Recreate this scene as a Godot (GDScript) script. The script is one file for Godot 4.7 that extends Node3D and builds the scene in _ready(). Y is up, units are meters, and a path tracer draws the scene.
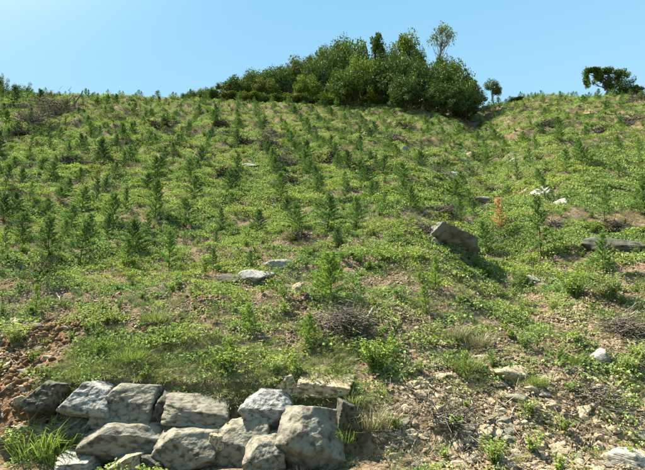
extends Node3D

# ---------------------------------------------------------------- readings from the photograph
const PITCH := 12.0
const EYE := 1.6
const FOV := 52.0
var foc: float = 235.0 / tan(deg_to_rad(FOV / 2.0))
var cp: float = cos(deg_to_rad(PITCH))
var sp: float = sin(deg_to_rad(PITCH))

# ground: columns (photo x) and, for each distance in metres, the height of the ground
const COLS := [-500.0, -200.0, 0.0, 100.0, 200.0, 300.0, 400.0, 470.0, 505.0, 545.0, 600.0, 645.0, 850.0, 1150.0]
# rows: distance, then photo row at which the ground stands in each column
const ROWS := [
	[7.4, 399, 399, 399, 380, 378, 380, 398, 402, 402, 400, 400, 400, 400, 400],
	[8.6, 350, 350, 350, 342, 340, 342, 348, 352, 352, 350, 348, 348, 348, 348],
	[10.5, 298, 298, 298, 297, 294, 288, 288, 292, 296, 298, 298, 296, 294, 294],
	[13.0, 260, 260, 260, 261, 258, 252, 246, 248, 254, 256, 252, 248, 246, 246],
	[16.5, 226, 226, 226, 227, 226, 223, 218, 216, 218, 220, 218, 215, 212, 212],
	[25.0, 172, 172, 172, 174, 175, 175, 174, 172, 170, 168, 165, 163, 162, 162],
	[36.0, 132, 132, 132, 135, 139, 141, 142, 141, 138, 134, 130, 127, 126, 126],
	[48.0, 108, 106, 104, 108, 114, 119, 121, 122, 119, 112, 108, 106, 105, 105],
	[57.0, 103, 100, 98, 99, 103, 108, 110, 112, 110, 100, 100, 99, 99, 99],
	[66.0, 106, 103, 101, 101, 101, 102, 103, 108, 110, 99, 102, 102, 102, 102],
	[80.0, 130, 116, 112, 108, 101, 97, 93, 101, 114, 110, 112, 114, 114, 114],
	[100.0, 165, 140, 128, 116, 100, 89, 81, 92, 118, 135, 140, 150, 150, 150],
	[125.0, 200, 150, 124, 112, 96, 82, 76, 92, 130, 165, 170, 180, 190, 200],
	[160.0, 235, 170, 122, 112, 100, 92, 92, 115, 160, 190, 210, 230, 240, 250],
	[260.0, 280, 240, 210, 200, 195, 195, 200, 220, 240, 250, 260, 270, 280, 290],
	[420.0, 330, 330, 330, 330, 330, 330, 330, 330, 330, 330, 330, 330, 330, 330],
]
const NS := 121
const ND := 220
const SMAX := 1.7
var table := PackedFloat32Array()
var ld0: float = log(6.0)
var ld1: float = log(420.0)
var n1 := FastNoiseLite.new()
var n2 := FastNoiseLite.new()
var n3 := FastNoiseLite.new()
var ncol := FastNoiseLite.new()
var nrock := FastNoiseLite.new()
var rng := RandomNumberGenerator.new()
var taken := {}
var M := {}
var bare := []      # [x, d, radius, kind]
var rocks_at := []  # [x, d, radius]


func ratio(v: float) -> float:
	var y := (235.0 - v) / foc
	return (sp + y * cp) / (cp - y * sp)


func at(u: float, v: float, d: float) -> Vector3:   # the point that pixel sees, d metres ahead
	var y := (235.0 - v) / foc
	var fz := cp - y * sp
	return Vector3(d * (u - 322.5) / foc / fz, EYE + d * (sp + y * cp) / fz, -d)


func px(d: float, v: float) -> float:                # metres of one photo pixel
	var y := (235.0 - v) / foc
	return d / foc / (cp - y * sp)


func cubic(p0: float, p1: float, p2: float, p3: float, x0: float, x1: float, x2: float, x3: float, x: float) -> float:
	var h := x2 - x1
	var t := (x - x1) / h
	var m1 := h * ((p2 - p1) / h * (x1 - x0) + (p1 - p0) / (x1 - x0) * h) / (x2 - x0)
	var m2 := h * ((p3 - p2) / (x3 - x2) * h + (p2 - p1) / h * (x3 - x2)) / (x3 - x1)
	var t2 := t * t
	var t3 := t2 * t
	return (2 * t3 - 3 * t2 + 1) * p1 + (t3 - 2 * t2 + t) * m1 + (-2 * t3 + 3 * t2) * p2 + (t3 - t2) * m2


func curve(xs: Array, ys: Array, x: float) -> float:
	var n := xs.size()
	if x <= xs[0]:
		return ys[0]
	if x >= xs[n - 1]:
		return ys[n - 1]
	var i := 0
	while i < n - 2 and x > xs[i + 1]:
		i += 1
	var x0: float = xs[i - 1] if i > 0 else 2.0 * xs[0] - xs[1]
	var y0: float = ys[i - 1] if i > 0 else 2.0 * ys[0] - ys[1]
	var x3: float = xs[i + 2] if i + 2 < n else 2.0 * xs[n - 1] - xs[n - 2]
	var y3: float = ys[i + 2] if i + 2 < n else 2.0 * ys[n - 1] - ys[n - 2]
	return cubic(y0, ys[i], ys[i + 1], y3, x0, xs[i], xs[i + 1], x3, x)


func make_table() -> void:
	table.resize(NS * ND)
	for i in NS:
		var s := -SMAX + 2.0 * SMAX * i / (NS - 1)
		var u := 322.5 + s * foc
		var xs := [log(6.0), log(6.6)]
		var ys := [0.0, 0.10 if u > 360.0 else 0.04]
		for r in ROWS:
			var vs: Array = r.slice(1)
			var d: float = r[0]
			xs.append(log(d))
			ys.append(EYE + d * ratio(curve(COLS, vs, u)))
		for j in ND:
			table[i * ND + j] = curve(xs, ys, ld0 + (ld1 - ld0) * j / (ND - 1))


func base_h(x: float, d: float) -> float:
	if d <= 6.0:
		return 0.0
	var fs: float = clampf((x / d + SMAX) / (2.0 * SMAX), 0.0, 0.9999) * (NS - 1)
	var fd: float = clampf((log(d) - ld0) / (ld1 - ld0), 0.0, 0.9999) * (ND - 1)
	var i := int(fs)
	var j := int(fd)
	var a := fs - i
	var b := fd - j
	var k := i * ND + j
	return lerpf(lerpf(table[k], table[k + 1], b), lerpf(table[k + ND], table[k + ND + 1], b), a)


func wall_mask(x: float) -> float:                  # 1 where the boulder wall holds the bank
	return smoothstep(-4.35, -4.05, x) * (1.0 - smoothstep(0.32, 0.6, x))


func H(x: float, z: float) -> float:
	var d := -z
	var h := base_h(x, d)
	if d > 5.9 and d < 9.5:
		var w := wall_mask(x) * (1.0 - smoothstep(8.2, 9.4, d))
		if w > 0.0:
			var p := 0.0
			if d > 6.75:
				p = 0.42 * smoothstep(6.75, 6.95, d) + 0.45 * smoothstep(7.15, 7.4, d)
			var hh := p if d < 7.4 else maxf(h, 0.87 + (d - 7.4) * 0.42)
			h = lerpf(h, hh, w)
	if d > 8.0 and d < 62.0:
		var gx := d * 0.36 + 0.7 * sin(d * 0.21)
		h -= (0.35 + 0.022 * d) * exp(-pow((x - gx) / (0.9 + 0.05 * d), 2.0)) * smoothstep(8.0, 13.0, d) * (1.0 - smoothstep(52.0, 62.0, d))
	var k := smoothstep(6.2, 10.0, d)
	var far := smoothstep(14.0, 45.0, d)
	h += n1.get_noise_2d(x, z) * (0.32 + 0.5 * far) * k
	h += n2.get_noise_2d(x, z) * (0.18 + 0.42 * far) * (0.25 + 0.75 * k)
	h += n3.get_noise_2d(x, z) * (0.045 + 0.06 * far) * (0.5 + 0.5 * k)
	return h


func on(x: float, z: float) -> Vector3:
	return Vector3(x, H(x, z), z)


func up_at(x: float, z: float, e := 0.15) -> Vector3:
	return Vector3(H(x - e, z) - H(x + e, z), 2.0 * e, H(x, z - e) - H(x, z + e)).normalized()


func hit(u: float, v: float) -> Vector3:            # where that pixel meets the ground
	var d := 5.2
	while d < 150.0:
		var p := at(u, v, d)
		if p.y < H(p.x, p.z):
			var lo := d / 1.012
			for k in 6:
				var m := (lo + d) / 2.0
				var q := at(u, v, m)
				if q.y < H(q.x, q.z):
					d = m
				else:
					lo = m
			p = at(u, v, d)
			return on(p.x, p.z)
		d *= 1.012
	var e := at(u, v, 60.0)
	return on(e.x, e.z)


# ---------------------------------------------------------------- naming
func numbered(called: String) -> String:
	var n: int = taken.get(called, 0)
	taken[called] = n + 1
	return called if n == 0 else "%s_%03d" % [called, n]


func tag(o: Node, label: String, category: String, group := "", kind := "") -> void:
	o.set_meta("label", label)
	o.set_meta("category", category)
	if group:
		o.set_meta("group", group)
	if kind:
		o.set_meta("kind", kind)


func thing(called: String, label: String, category: String, where: Vector3, turn := 0.0, group := "") -> Node3D:
	var o := Node3D.new()
	o.name = numbered(called)
	add_child(o)
	o.position = where
	o.rotation.y = turn
	tag(o, label, category, group)
	return o


func part(called: String, mesh: Mesh, m: Material, parent: Node3D) -> MeshInstance3D:
	var o := MeshInstance3D.new()
	o.name = called
	o.mesh = mesh
	o.material_override = m
	parent.add_child(o, true)
	return o


func single(called: String, mesh: Mesh, m: Material, label: String, category: String, group := "") -> MeshInstance3D:
	var o := MeshInstance3D.new()
	o.name = numbered(called)
	o.mesh = mesh
	o.material_override = m
	add_child(o)
	tag(o, label, category, group)
	return o


# ---------------------------------------------------------------- geometry collector
class Geo:
	var v := PackedVector3Array()
	var n := PackedVector3Array()
	var c := PackedColorArray()
	var i := PackedInt32Array()

	func vert(p: Vector3, nn: Vector3, cc: Color) -> int:
		v.append(p)
		n.append(nn)
		c.append(cc)
		return v.size() - 1

	func leaf(p: Vector3, along: Vector3, nn: Vector3, length: float, width: float, cc: Color, fold := 0.25) -> void:
		var side := along.cross(nn).normalized()
		var up := side.cross(along).normalized()
		var mid := p + along * (length * 0.45)
		var a := vert(p, up, cc)
		var b := vert(mid + side * width * 0.5 + up * width * fold, (up - side * fold).normalized(), cc)
		var d := vert(p + along * length - up * length * 0.12, up, cc)
		var e := vert(mid - side * width * 0.5 + up * width * fold, (up + side * fold).normalized(), cc)
		i.append_array([a, d, b, a, e, d])

	func blade(p: Vector3, dir: Vector3, bend: Vector3, length: float, width: float, cc: Color) -> void:
		var side := dir.cross(bend)
		if side.length() < 0.01:
			side = dir.cross(Vector3.RIGHT)
		side = side.normalized()
		var q := p + dir * length * 0.55 + bend * length * 0.12
		var t := p + dir * length * 0.85 + bend * length * 0.5
		var nn := side.cross(dir).normalized()
		var a := vert(p - side * width * 0.5, nn, cc)
		var b := vert(p + side * width * 0.5, nn, cc)
		var e := vert(q - side * width * 0.4, nn, cc)
		var f := vert(q + side * width * 0.4, nn, cc)
		var g := vert(t, nn, cc)
		i.append_array([a, e, b, b, e, f, e, g, f])

	func tube(pts: Array, radii: Array, sides: int, cc: Color) -> void:
		var start := v.size()
		var ref := Vector3(0.31, 0.2, 0.93).normalized()
		for k in pts.size():
			var dir: Vector3 = (pts[mini(k + 1, pts.size() - 1)] - pts[maxi(k - 1, 0)]).normalized()
			if absf(dir.dot(ref)) > 0.95:
				ref = Vector3(0.9, 0.1, -0.3).normalized()
			var a := dir.cross(ref).normalized()
			var b := dir.cross(a).normalized()
			for s in sides:
				var th := TAU * s / sides
				var nn := a * cos(th) + b * sin(th)
				vert(pts[k] + nn * radii[k], nn, cc)
		for k in pts.size() - 1:
			for s in sides:
				var p := start + k * sides + s
				var q := start + k * sides + (s + 1) % sides
				i.append_array([p, p + sides, q, q, p + sides, q + sides])

	func mesh() -> ArrayMesh:
		var arr := []
		arr.resize(Mesh.ARRAY_MAX)
		arr[Mesh.ARRAY_VERTEX] = v
		arr[Mesh.ARRAY_NORMAL] = n
		arr[Mesh.ARRAY_COLOR] = c
		arr[Mesh.ARRAY_INDEX] = i
		var m := ArrayMesh.new()
		m.add_surface_from_arrays(Mesh.PRIMITIVE_TRIANGLES, arr)
		return m


func rv() -> Vector3:                                # random direction
	var z := rng.randf_range(-1.0, 1.0)
	var a := rng.randf() * TAU
	var r := sqrt(1.0 - z * z)
	return Vector3(r * cos(a), z, r * sin(a))


func tone(lo := 0.62, hi := 1.0, warm := 0.1) -> Color:   # leaf to leaf variation of colour
	var k := rng.randf_range(lo, hi)
	var w := rng.randf_range(-warm, warm)
	return Color(clampf(k * (1.0 + w), 0, 1), clampf(k, 0, 1), clampf(k * (1.0 - w), 0, 1))


# ---------------------------------------------------------------- materials
func noise_tex(freq: float, ramp: Array, sd: int, size := 512, octaves := 5, normal := false, bump := 6.0) -> NoiseTexture2D:
	var f := FastNoiseLite.new()
	f.noise_type = FastNoiseLite.TYPE_SIMPLEX_SMOOTH
	f.fractal_octaves = octaves
	f.frequency = freq
	f.seed = sd
	var t := NoiseTexture2D.new()
	t.width = size
	t.height = size
	t.seamless = true
	t.noise = f
	if normal:
		t.as_normal_map = true
		t.bump_strength = bump
	elif ramp:
		var g := Gradient.new()
		var offs := PackedFloat32Array()
		var cs := PackedColorArray()
		for e in ramp:
			offs.append(e[0])
			cs.append(Color(e[1], e[2], e[3]))
		g.offsets = offs
		g.colors = cs
		t.color_ramp = g
	return t


func rock_mat(r: float, g: float, b: float, sd: int, lichen: float) -> StandardMaterial3D:
	var m := StandardMaterial3D.new()
	m.albedo_color = Color(r, g, b).linear_to_srgb()
	m.albedo_texture = noise_tex(0.006, [[0.0, 0.4, 0.38, 0.34], [0.33, 0.68, 0.66, 0.62], [0.45, 0.86, 0.85, 0.82], [0.58, 0.95 - lichen * 0.14, 0.95 - lichen * 0.06, 0.92 - lichen * 0.25], [0.75, 0.93, 0.92, 0.9], [1.0, 1.0, 1.0, 1.0]], sd, 512, 8)
	m.normal_enabled = true
	m.normal_texture = noise_tex(0.012, [], sd + 7, 512, 8, true, 12.0)
	m.normal_scale = 1.7
	m.uv1_triplanar = true
	m.uv1_scale = Vector3(0.9, 0.9, 0.9)
	m.roughness = 0.92
	m.metallic_specular = 0.25
	return m


func leaf_mat(r: float, g: float, b: float, through := 0.62) -> StandardMaterial3D:
	var m := StandardMaterial3D.new()
	m.albedo_color = Color(r, g, b).linear_to_srgb()
	m.vertex_color_use_as_albedo = true
	m.cull_mode = BaseMaterial3D.CULL_DISABLED
	m.roughness = 0.7
	m.metallic_specular = 0.12
	m.backlight_enabled = true
	m.backlight = Color(0.92 * through, through, 0.55 * through).linear_to_srgb()
	return m


func wood_mat(r: float, g: float, b: float) -> StandardMaterial3D:
	var m := StandardMaterial3D.new()
	m.albedo_color = Color(r, g, b).linear_to_srgb()
	m.vertex_color_use_as_albedo = true
	m.albedo_texture = noise_tex(0.03, [[0.0, 0.55, 0.52, 0.5], [0.5, 0.8, 0.78, 0.75], [1.0, 1.0, 1.0, 1.0]], 91, 256)
	m.uv1_triplanar = true
	m.uv1_scale = Vector3(2, 2, 2)
	m.roughness = 0.95
	m.metallic_specular = 0.2
	return m


func make_materials() -> void:
	M.rock_grey = rock_mat(0.31, 0.305, 0.295, 11, 0.0)
	M.rock_brown = rock_mat(0.245, 0.225, 0.195, 21, 0.4)
	M.rock_tan = rock_mat(0.46, 0.37, 0.26, 31, 0.2)
	M.rock_pale = rock_mat(0.42, 0.395, 0.35, 41, 0.1)
	M.rock_dark = rock_mat(0.13, 0.12, 0.105, 51, 0.6)
	M.rock_slab = rock_mat(0.185, 0.175, 0.16, 56, 0.2)
	M.chip = rock_mat(0.50, 0.40, 0.28, 61, 0.0)
	M.cover = leaf_mat(0.435, 0.52, 0.20)
	M.weed = leaf_mat(0.27, 0.36, 0.095)
	M.grass = leaf_mat(0.34, 0.40, 0.17)
	M.straw = leaf_mat(0.50, 0.44, 0.30, 0.4)
	M.larch_a = leaf_mat(0.125, 0.215, 0.075)
	M.larch_b = leaf_mat(0.17, 0.28, 0.085)
	M.larch_c = leaf_mat(0.10, 0.18, 0.07)
	M.larch_far = leaf_mat(0.14, 0.235, 0.075)
	M.larch_fresh = leaf_mat(0.27, 0.40, 0.085)
	M.larch_dead = leaf_mat(0.70, 0.42, 0.20, 0.5)
	M.tree_dark = leaf_mat(0.125, 0.19, 0.06, 0.28)
	M.tree_mid = leaf_mat(0.155, 0.235, 0.06, 0.28)
	M.tree_light = leaf_mat(0.24, 0.32, 0.065, 0.28)
	M.tree_olive = leaf_mat(0.20, 0.235, 0.075, 0.28)
	M.tree_airy = leaf_mat(0.26, 0.32, 0.15, 0.28)
	M.bark = wood_mat(0.15, 0.125, 0.095)
	M.bark_grey = wood_mat(0.30, 0.27, 0.24)
	M.dead_wood = wood_mat(0.40, 0.36, 0.30)
	M.pale_wood = wood_mat(0.62, 0.55, 0.46)
	M.litter = leaf_mat(0.42, 0.32, 0.20, 0.1)
	var s := StandardMaterial3D.new()
	s.vertex_color_use_as_albedo = true
	s.albedo_texture = noise_tex(0.02, [[0.0, 0.4, 0.37, 0.34], [0.4, 0.72, 0.7, 0.67], [0.6, 0.88, 0.86, 0.83], [1.0, 1.0, 1.0, 1.0]], 5, 1024, 7)
	s.normal_enabled = true
	s.normal_texture = noise_tex(0.03, [], 6, 1024, 6, true, 14.0)
	s.normal_scale = 1.2
	s.uv1_triplanar = true
	s.uv1_world_triplanar = true
	s.uv1_scale = Vector3(0.55, 0.55, 0.55)
	s.roughness = 1.0
	s.metallic_specular = 0.1
	M.soil = s


# ---------------------------------------------------------------- ground
func bare_at(x: float, z: float) -> Vector2:         # how bare (0..1) and how tan (0) or red-brown (1)
	var d := -z
	var w := 0.0
	var kind := 0.0
	var wob := 1.0 + 0.55 * n2.get_noise_2d(x * 1.7 + 40.0, z * 1.7)
	for b in bare:
		var dx: float = (x - b[0]) / b[2]
		var dd: float = (d - b[1]) / (b[2] * b[4])
		var q := dx * dx + dd * dd
		if q < 3.0:
			var k: float = (1.0 - smoothstep(0.35, 1.15, sqrt(q) * wob)) * b[5]
			if k > w:
				w = k
				kind = b[3]
	if d < 15.0 and d > 8.6:
		var k2 := 0.7 * smoothstep(0.02, 0.3, n2.get_noise_2d(x * 0.55 - 17.0, z * 0.55 + 5.0)) * (1.0 - smoothstep(10.0, 13.0, d))
		if k2 > w:
			w = k2
			kind = 0.25
	return Vector2(w, kind)


func make_ground() -> void:
	var ds := [-40.0, -25.0, -14.0, -7.0, -2.0, 1.5, 3.5, 4.6, 5.3, 5.7]
	var d := 6.0
	while d < 13.0:
		ds.append(d)
		d += 0.042
	while d < 62.0:
		ds.append(d)
		d *= 1.0095
	while d < 420.0:
		ds.append(d)
		d *= 1.035
	ds.append(420.0)
	var ss := []
	for k in 391:
		ss.append(-0.88 + 1.76 * k / 390.0)
	var e := 0.012
	var s := 0.88
	var left := []
	while s < 7.0:
		s += e
		e *= 1.18
		ss.append(s)
		left.push_front(-s)
	ss = left + ss
	var nc := ss.size()
	var nr := ds.size()
	var V := PackedVector3Array()
	var N := PackedVector3Array()
	var C := PackedColorArray()
	var I := PackedInt32Array()
	V.resize(nc * nr)
	N.resize(nc * nr)
	C.resize(nc * nr)
	for j in nr:
		var dj: float = ds[j]
		var wide := maxf(dj, 6.0)
		for i in nc:
			var x: float = ss[i] * wide
			V[j * nc + i] = Vector3(x, H(x, -dj), -dj)
	for j in nr:
		for i in nc:
			var k := j * nc + i
			var a := V[k + 1] if i < nc - 1 else V[k]
			var b := V[k - 1] if i > 0 else V[k]
			var p := V[k + nc] if j < nr - 1 else V[k]
			var q := V[k - nc] if j > 0 else V[k]
			N[k] = (a - b).cross(p - q).normalized()
			var P := V[k]
			var f := bare_at(P.x, P.z)
			var m := 0.5 + 0.5 * n3.get_noise_2d(P.x * 0.6 + 9.0, P.z * 0.6)
			var g := 0.5 + 0.5 * ncol.get_noise_2d(P.x * 4.0, P.z * 4.0)
			var under := Color(0.21, 0.165, 0.11).lerp(Color(0.29, 0.235, 0.155), m)
			var tan_soil := Color(0.40, 0.32, 0.22).lerp(Color(0.26, 0.195, 0.13), g)
			var red := Color(0.30, 0.18, 0.10).lerp(Color(0.2, 0.12, 0.07), g)
			var col := under.lerp(tan_soil.lerp(red, f.y), f.x)
			if -P.z < 6.2:
				col = Color(0.22, 0.19, 0.12)
			C[k] = col
	for j in nr - 1:
		for i in nc - 1:
			var k := j * nc + i
			I.append_array([k, k + nc, k + 1, k + 1, k + nc, k + nc + 1])
	var arr := []
	arr.resize(Mesh.ARRAY_MAX)
	arr[Mesh.ARRAY_VERTEX] = V
	arr[Mesh.ARRAY_NORMAL] = N
	arr[Mesh.ARRAY_COLOR] = C
	arr[Mesh.ARRAY_INDEX] = I
	var m := ArrayMesh.new()
	m.add_surface_from_arrays(Mesh.PRIMITIVE_TRIANGLES, arr)
	var o := single("hillside", m, M.soil, "steep brown hillside of bare soil rising to a rounded crest", "hillside")
	o.set_meta("kind", "structure")
	var far := PlaneMesh.new()
	far.size = Vector2(3000, 3000)
	var pm := StandardMaterial3D.new()
	pm.albedo_color = Color(0.10, 0.11, 0.05).linear_to_srgb()
	pm.roughness = 1.0
	var g := single("ground", far, pm, "low valley ground around the foot of the hill", "ground")
	g.position.y = -40.0
	g.set_meta("kind", "structure")


# ---------------------------------------------------------------- rocks
func rock_mesh(n: int, planes: Array, sharp: float, rough: float, sd: int) -> ArrayMesh:
	var G := Geo.new()
	var white := Color(1, 1, 1)
	var faces := [[Vector3.RIGHT, Vector3.UP, Vector3.BACK], [Vector3.LEFT, Vector3.UP, Vector3.FORWARD], [Vector3.UP, Vector3.BACK, Vector3.RIGHT], [Vector3.DOWN, Vector3.BACK, Vector3.LEFT], [Vector3.BACK, Vector3.UP, Vector3.LEFT], [Vector3.FORWARD, Vector3.UP, Vector3.RIGHT]]
	var off := Vector3(sd * 13.7, sd * 5.1, sd * 3.3)
	for f in faces:
		var start := G.v.size()
		var pts := []
		for a in n + 1:
			for b in n + 1:
				var q: Vector3 = f[0] + f[1] * tan((2.0 * a / n - 1.0) * PI / 4.0) + f[2] * tan((2.0 * b / n - 1.0) * PI / 4.0)
				var dir := q.normalized()
				var s := 0.0
				for p in planes:
					var c: float = p[0].dot(dir) / p[1]
					if c > 0.0:
						s += pow(c, sharp)
				var r := pow(s, -1.0 / sharp)
				var pt := dir * r
				var st := Vector3(pt.x * 1.1, pt.y * 2.6 + pt.x * 0.5, pt.z * 1.1) + off
				r *= 1.0 + rough * nrock.get_noise_3dv(st * 1.2) + rough * 0.4 * nrock.get_noise_3dv(st * 4.0)
				var e := 1.0 - absf(nrock.get_noise_3dv((pt - off) * 1.3)) * 5.0
				if e > 0.0:
					r -= e * rough * 0.35
				G.vert(dir * r, dir, white)
		for a in n:
			for b in n:
				var k := start + a * (n + 1) + b
				G.i.append_array([k, k + 1, k + n + 1, k + 1, k + n + 2, k + n + 1])
	# normals from the surface itself, joined over the seams
	var acc := {}
	for t in range(0, G.i.size(), 3):
		var A := G.v[G.i[t]]
		var nn := (G.v[G.i[t + 2]] - A).cross(G.v[G.i[t + 1]] - A)
		if nn.dot(A) < 0.0:
			nn = -nn
			var sw := G.i[t + 1]
			G.i[t + 1] = G.i[t + 2]
			G.i[t + 2] = sw
		for k in 3:
			var key := Vector3i((G.v[G.i[t + k]] * 4000.0).round())
			acc[key] = acc.get(key, Vector3.ZERO) + nn
	for k in G.v.size():
		G.n[k] = acc[Vector3i((G.v[k] * 4000.0).round())].normalized()
	return G.mesh()


func block_planes(cuts: int, tilt: float) -> Array:  # a rough block: six tilted faces and some broken corners
	var out := []
	for f in [Vector3.RIGHT, Vector3.LEFT, Vector3.UP, Vector3.DOWN, Vector3.BACK, Vector3.FORWARD]:
		out.append([(f + rv() * tilt).normalized(), rng.randf_range(0.86, 1.0)])
	for k in cuts:
		var c := Vector3(1.0 if rng.randf() < 0.5 else -1.0, rng.randf_range(-1, 1), 1.0 if rng.randf() < 0.5 else -1.0)
		if rng.randf() < 0.5:
			c = Vector3(rng.randf_range(-1, 1), 1.0 if rng.randf() < 0.6 else -1.0, 1.0 if rng.randf() < 0.6 else -1.0)
		c = (c + rv() * 0.5).normalized()
		out.append([c, rng.randf_range(0.92, 1.22)])
	return out


func stone(called: String, parent: Node3D, mesh: Mesh, m: Material, c: Vector3, half: Vector3, turn: Vector3) -> MeshInstance3D:
	var o := MeshInstance3D.new()
	o.mesh = mesh
	o.material_override = m
	o.transform = Transform3D(Basis.from_euler(turn) * Basis.from_scale(half), c)
	o.name = called
	parent.add_child(o, true)
	return o


func make_wall() -> void:
	var foot := on(-1.9, -6.9)
	var w := thing("boulder_wall", "low dry retaining wall of big rough grey boulders at the foot of the bank", "wall", foot)
	# u0, u1, v0, v1, distance, half depth, material, roll, extra cuts given as planes [x, y, z, dist]
	var list := [
		[26, 59, 384, 415, 7.08, 0.34, "rock_dark", 4.0, [[-0.6, 0.6, 0.5, 0.85]]],
		[58, 106, 385, 422, 7.02, 0.42, "rock_grey", -8.0, [[-0.75, 0.62, 0.25, 0.72], [0.55, 0.8, 0.1, 0.98], [-0.3, -0.75, 0.6, 0.88], [0.1, 0.35, 0.93, 0.86]]],
		[103, 158, 386, 424, 7.08, 0.40, "rock_brown", 3.0, [[-0.7, 0.65, 0.3, 1.05], [0.3, 0.5, 0.8, 0.93]]],
		[153, 186, 397, 425, 7.15, 0.34, "rock_dark", 18.0, [[0.6, 0.7, 0.4, 0.85]]],
		[166, 229, 397, 428, 7.05, 0.40, "rock_brown", 4.0, [[0.2, 0.75, 0.62, 0.72], [0.8, 0.5, 0.3, 0.95]]],
		[242, 291, 392, 428, 6.98, 0.42, "rock_grey", 5.0, [[-0.7, 0.7, 0.2, 0.88], [0.75, 0.6, 0.3, 0.9], [0.1, 0.55, 0.85, 0.84]]],
		[78, 156, 423, 463, 6.74, 0.40, "rock_brown", 6.0, [[-0.8, 0.55, 0.2, 0.82], [0.1, 0.6, 0.8, 0.98]]],
		[151, 214, 430, 474, 6.66, 0.42, "rock_brown", 2.0, [[0.3, 0.5, 0.8, 1.0]]],
		[209, 277, 423, 474, 6.74, 0.42, "rock_brown", -4.0, [[-0.6, 0.75, 0.2, 1.0], [0.2, 0.5, 0.85, 0.9]]],
		[241, 284, 440, 480, 6.34, 0.32, "rock_brown", -6.0, [[-0.6, 0.75, 0.3, 0.86], [0.6, 0.7, 0.3, 0.9], [0.1, 0.45, 0.88, 0.86]]],
		[273, 343, 409, 476, 6.5, 0.52, "rock_brown", 5.0, [[-0.78, 0.55, 0.35, 0.92], [0.7, 0.55, 0.5, 0.72], [0.3, 0.55, 0.8, 0.82], [0.2, -0.5, 0.85, 0.9]]],
		[298, 353, 373, 400, 7.45, 0.42, "rock_tan", 3.0, [[0.1, 0.7, 0.7, 0.75]]],
		[272, 295, 376, 398, 7.4, 0.28, "rock_tan", -20.0, [[-0.5, 0.7, 0.4, 0.8]]],
		[62, 92, 418, 446, 6.95, 0.28, "rock_dark", 10.0, []],
		[108, 138, 457, 478, 6.42, 0.24, "rock_tan", -7.0, [[-0.5, 0.8, 0.3, 0.75]]],
		[56, 90, 455, 470, 6.45, 0.32, "rock_pale", 3.0, [[0.0, 0.9, 0.4, 0.7]]],
		[208, 224, 434, 452, 6.68, 0.2, "rock_tan", 12.0, []],
		[140, 166, 455, 474, 6.58, 0.22, "rock_dark", 8.0, []],
		[335, 362, 405, 440, 6.95, 0.36, "rock_dark", 12.0, [[0.7, 0.6, 0.4, 0.8]]],
	]
	var k := 0
	for s in list:
		rng.seed = 700 + k
		var planes := block_planes(6, 0.16)
		for e in s[8]:
			planes.append([Vector3(e[0], e[1], e[2]).normalized(), e[3]])
		var d: float = s[4]
		var vc: float = (s[2] + s[3]) / 2.0
		var c := at((s[0] + s[1]) / 2.0, vc, d)
		var half := Vector3((s[1] - s[0]) / 2.0 * px(d, vc), (s[3] - s[2]) / 2.0 * px(d, vc), s[5]) * 1.06
		var mesh := rock_mesh(28, planes, 90.0, 0.055, 30 + k)
		var o := stone("boulder", w, mesh, M[s[6]], c - foot, half, Vector3(rng.randf_range(-0.08, 0.05), rng.randf_range(-0.2, 0.2), deg_to_rad(-s[7])))
		o.transform.origin -= Vector3(0, 0, s[5] * 0.55)
		k += 1


var rock_kinds := []


func make_rock_kinds() -> void:
	for k in 7:
		rng.seed = 900 + k
		rock_kinds.append(rock_mesh(10, block_planes(10, 0.55), 44.0, 0.07, 60 + k))


func loose_rock(u: float, v: float, wpx: float, hpx: float, mat: String, label: String, called := "rock", kind := -1, group := "", flat := 1.0) -> void:
	var p := hit(u, v + hpx * 0.45)
	var s := px(-p.z, v)
	var half := Vector3(wpx * s * 0.5, hpx * s * 0.5, wpx * s * 0.42 * flat) * 1.12
	var k: int = kind if kind >= 0 else rng.randi() % rock_kinds.size()
	var o := single(called, rock_kinds[k], M[mat], label, "rock", group)
	var up := up_at(p.x, p.z, 0.3).lerp(Vector3.UP, 0.4).normalized()
	var q := Quaternion(Vector3.UP, up)
	o.transform = Transform3D(Basis(q) * Basis.from_euler(Vector3(0, rng.randf_range(-0.5, 0.5), rng.randf_range(-0.15, 0.15))) * Basis.from_scale(half), p + Vector3(0, half.y * 0.22, 0))
	rocks_at.append([p.x, -p.z, maxf(half.x, 0.1) * 1.0])
	if group == "":
		rocks_at[-1].append(" ".join(Array(label.split(" ")).slice(0, 9)))


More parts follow.
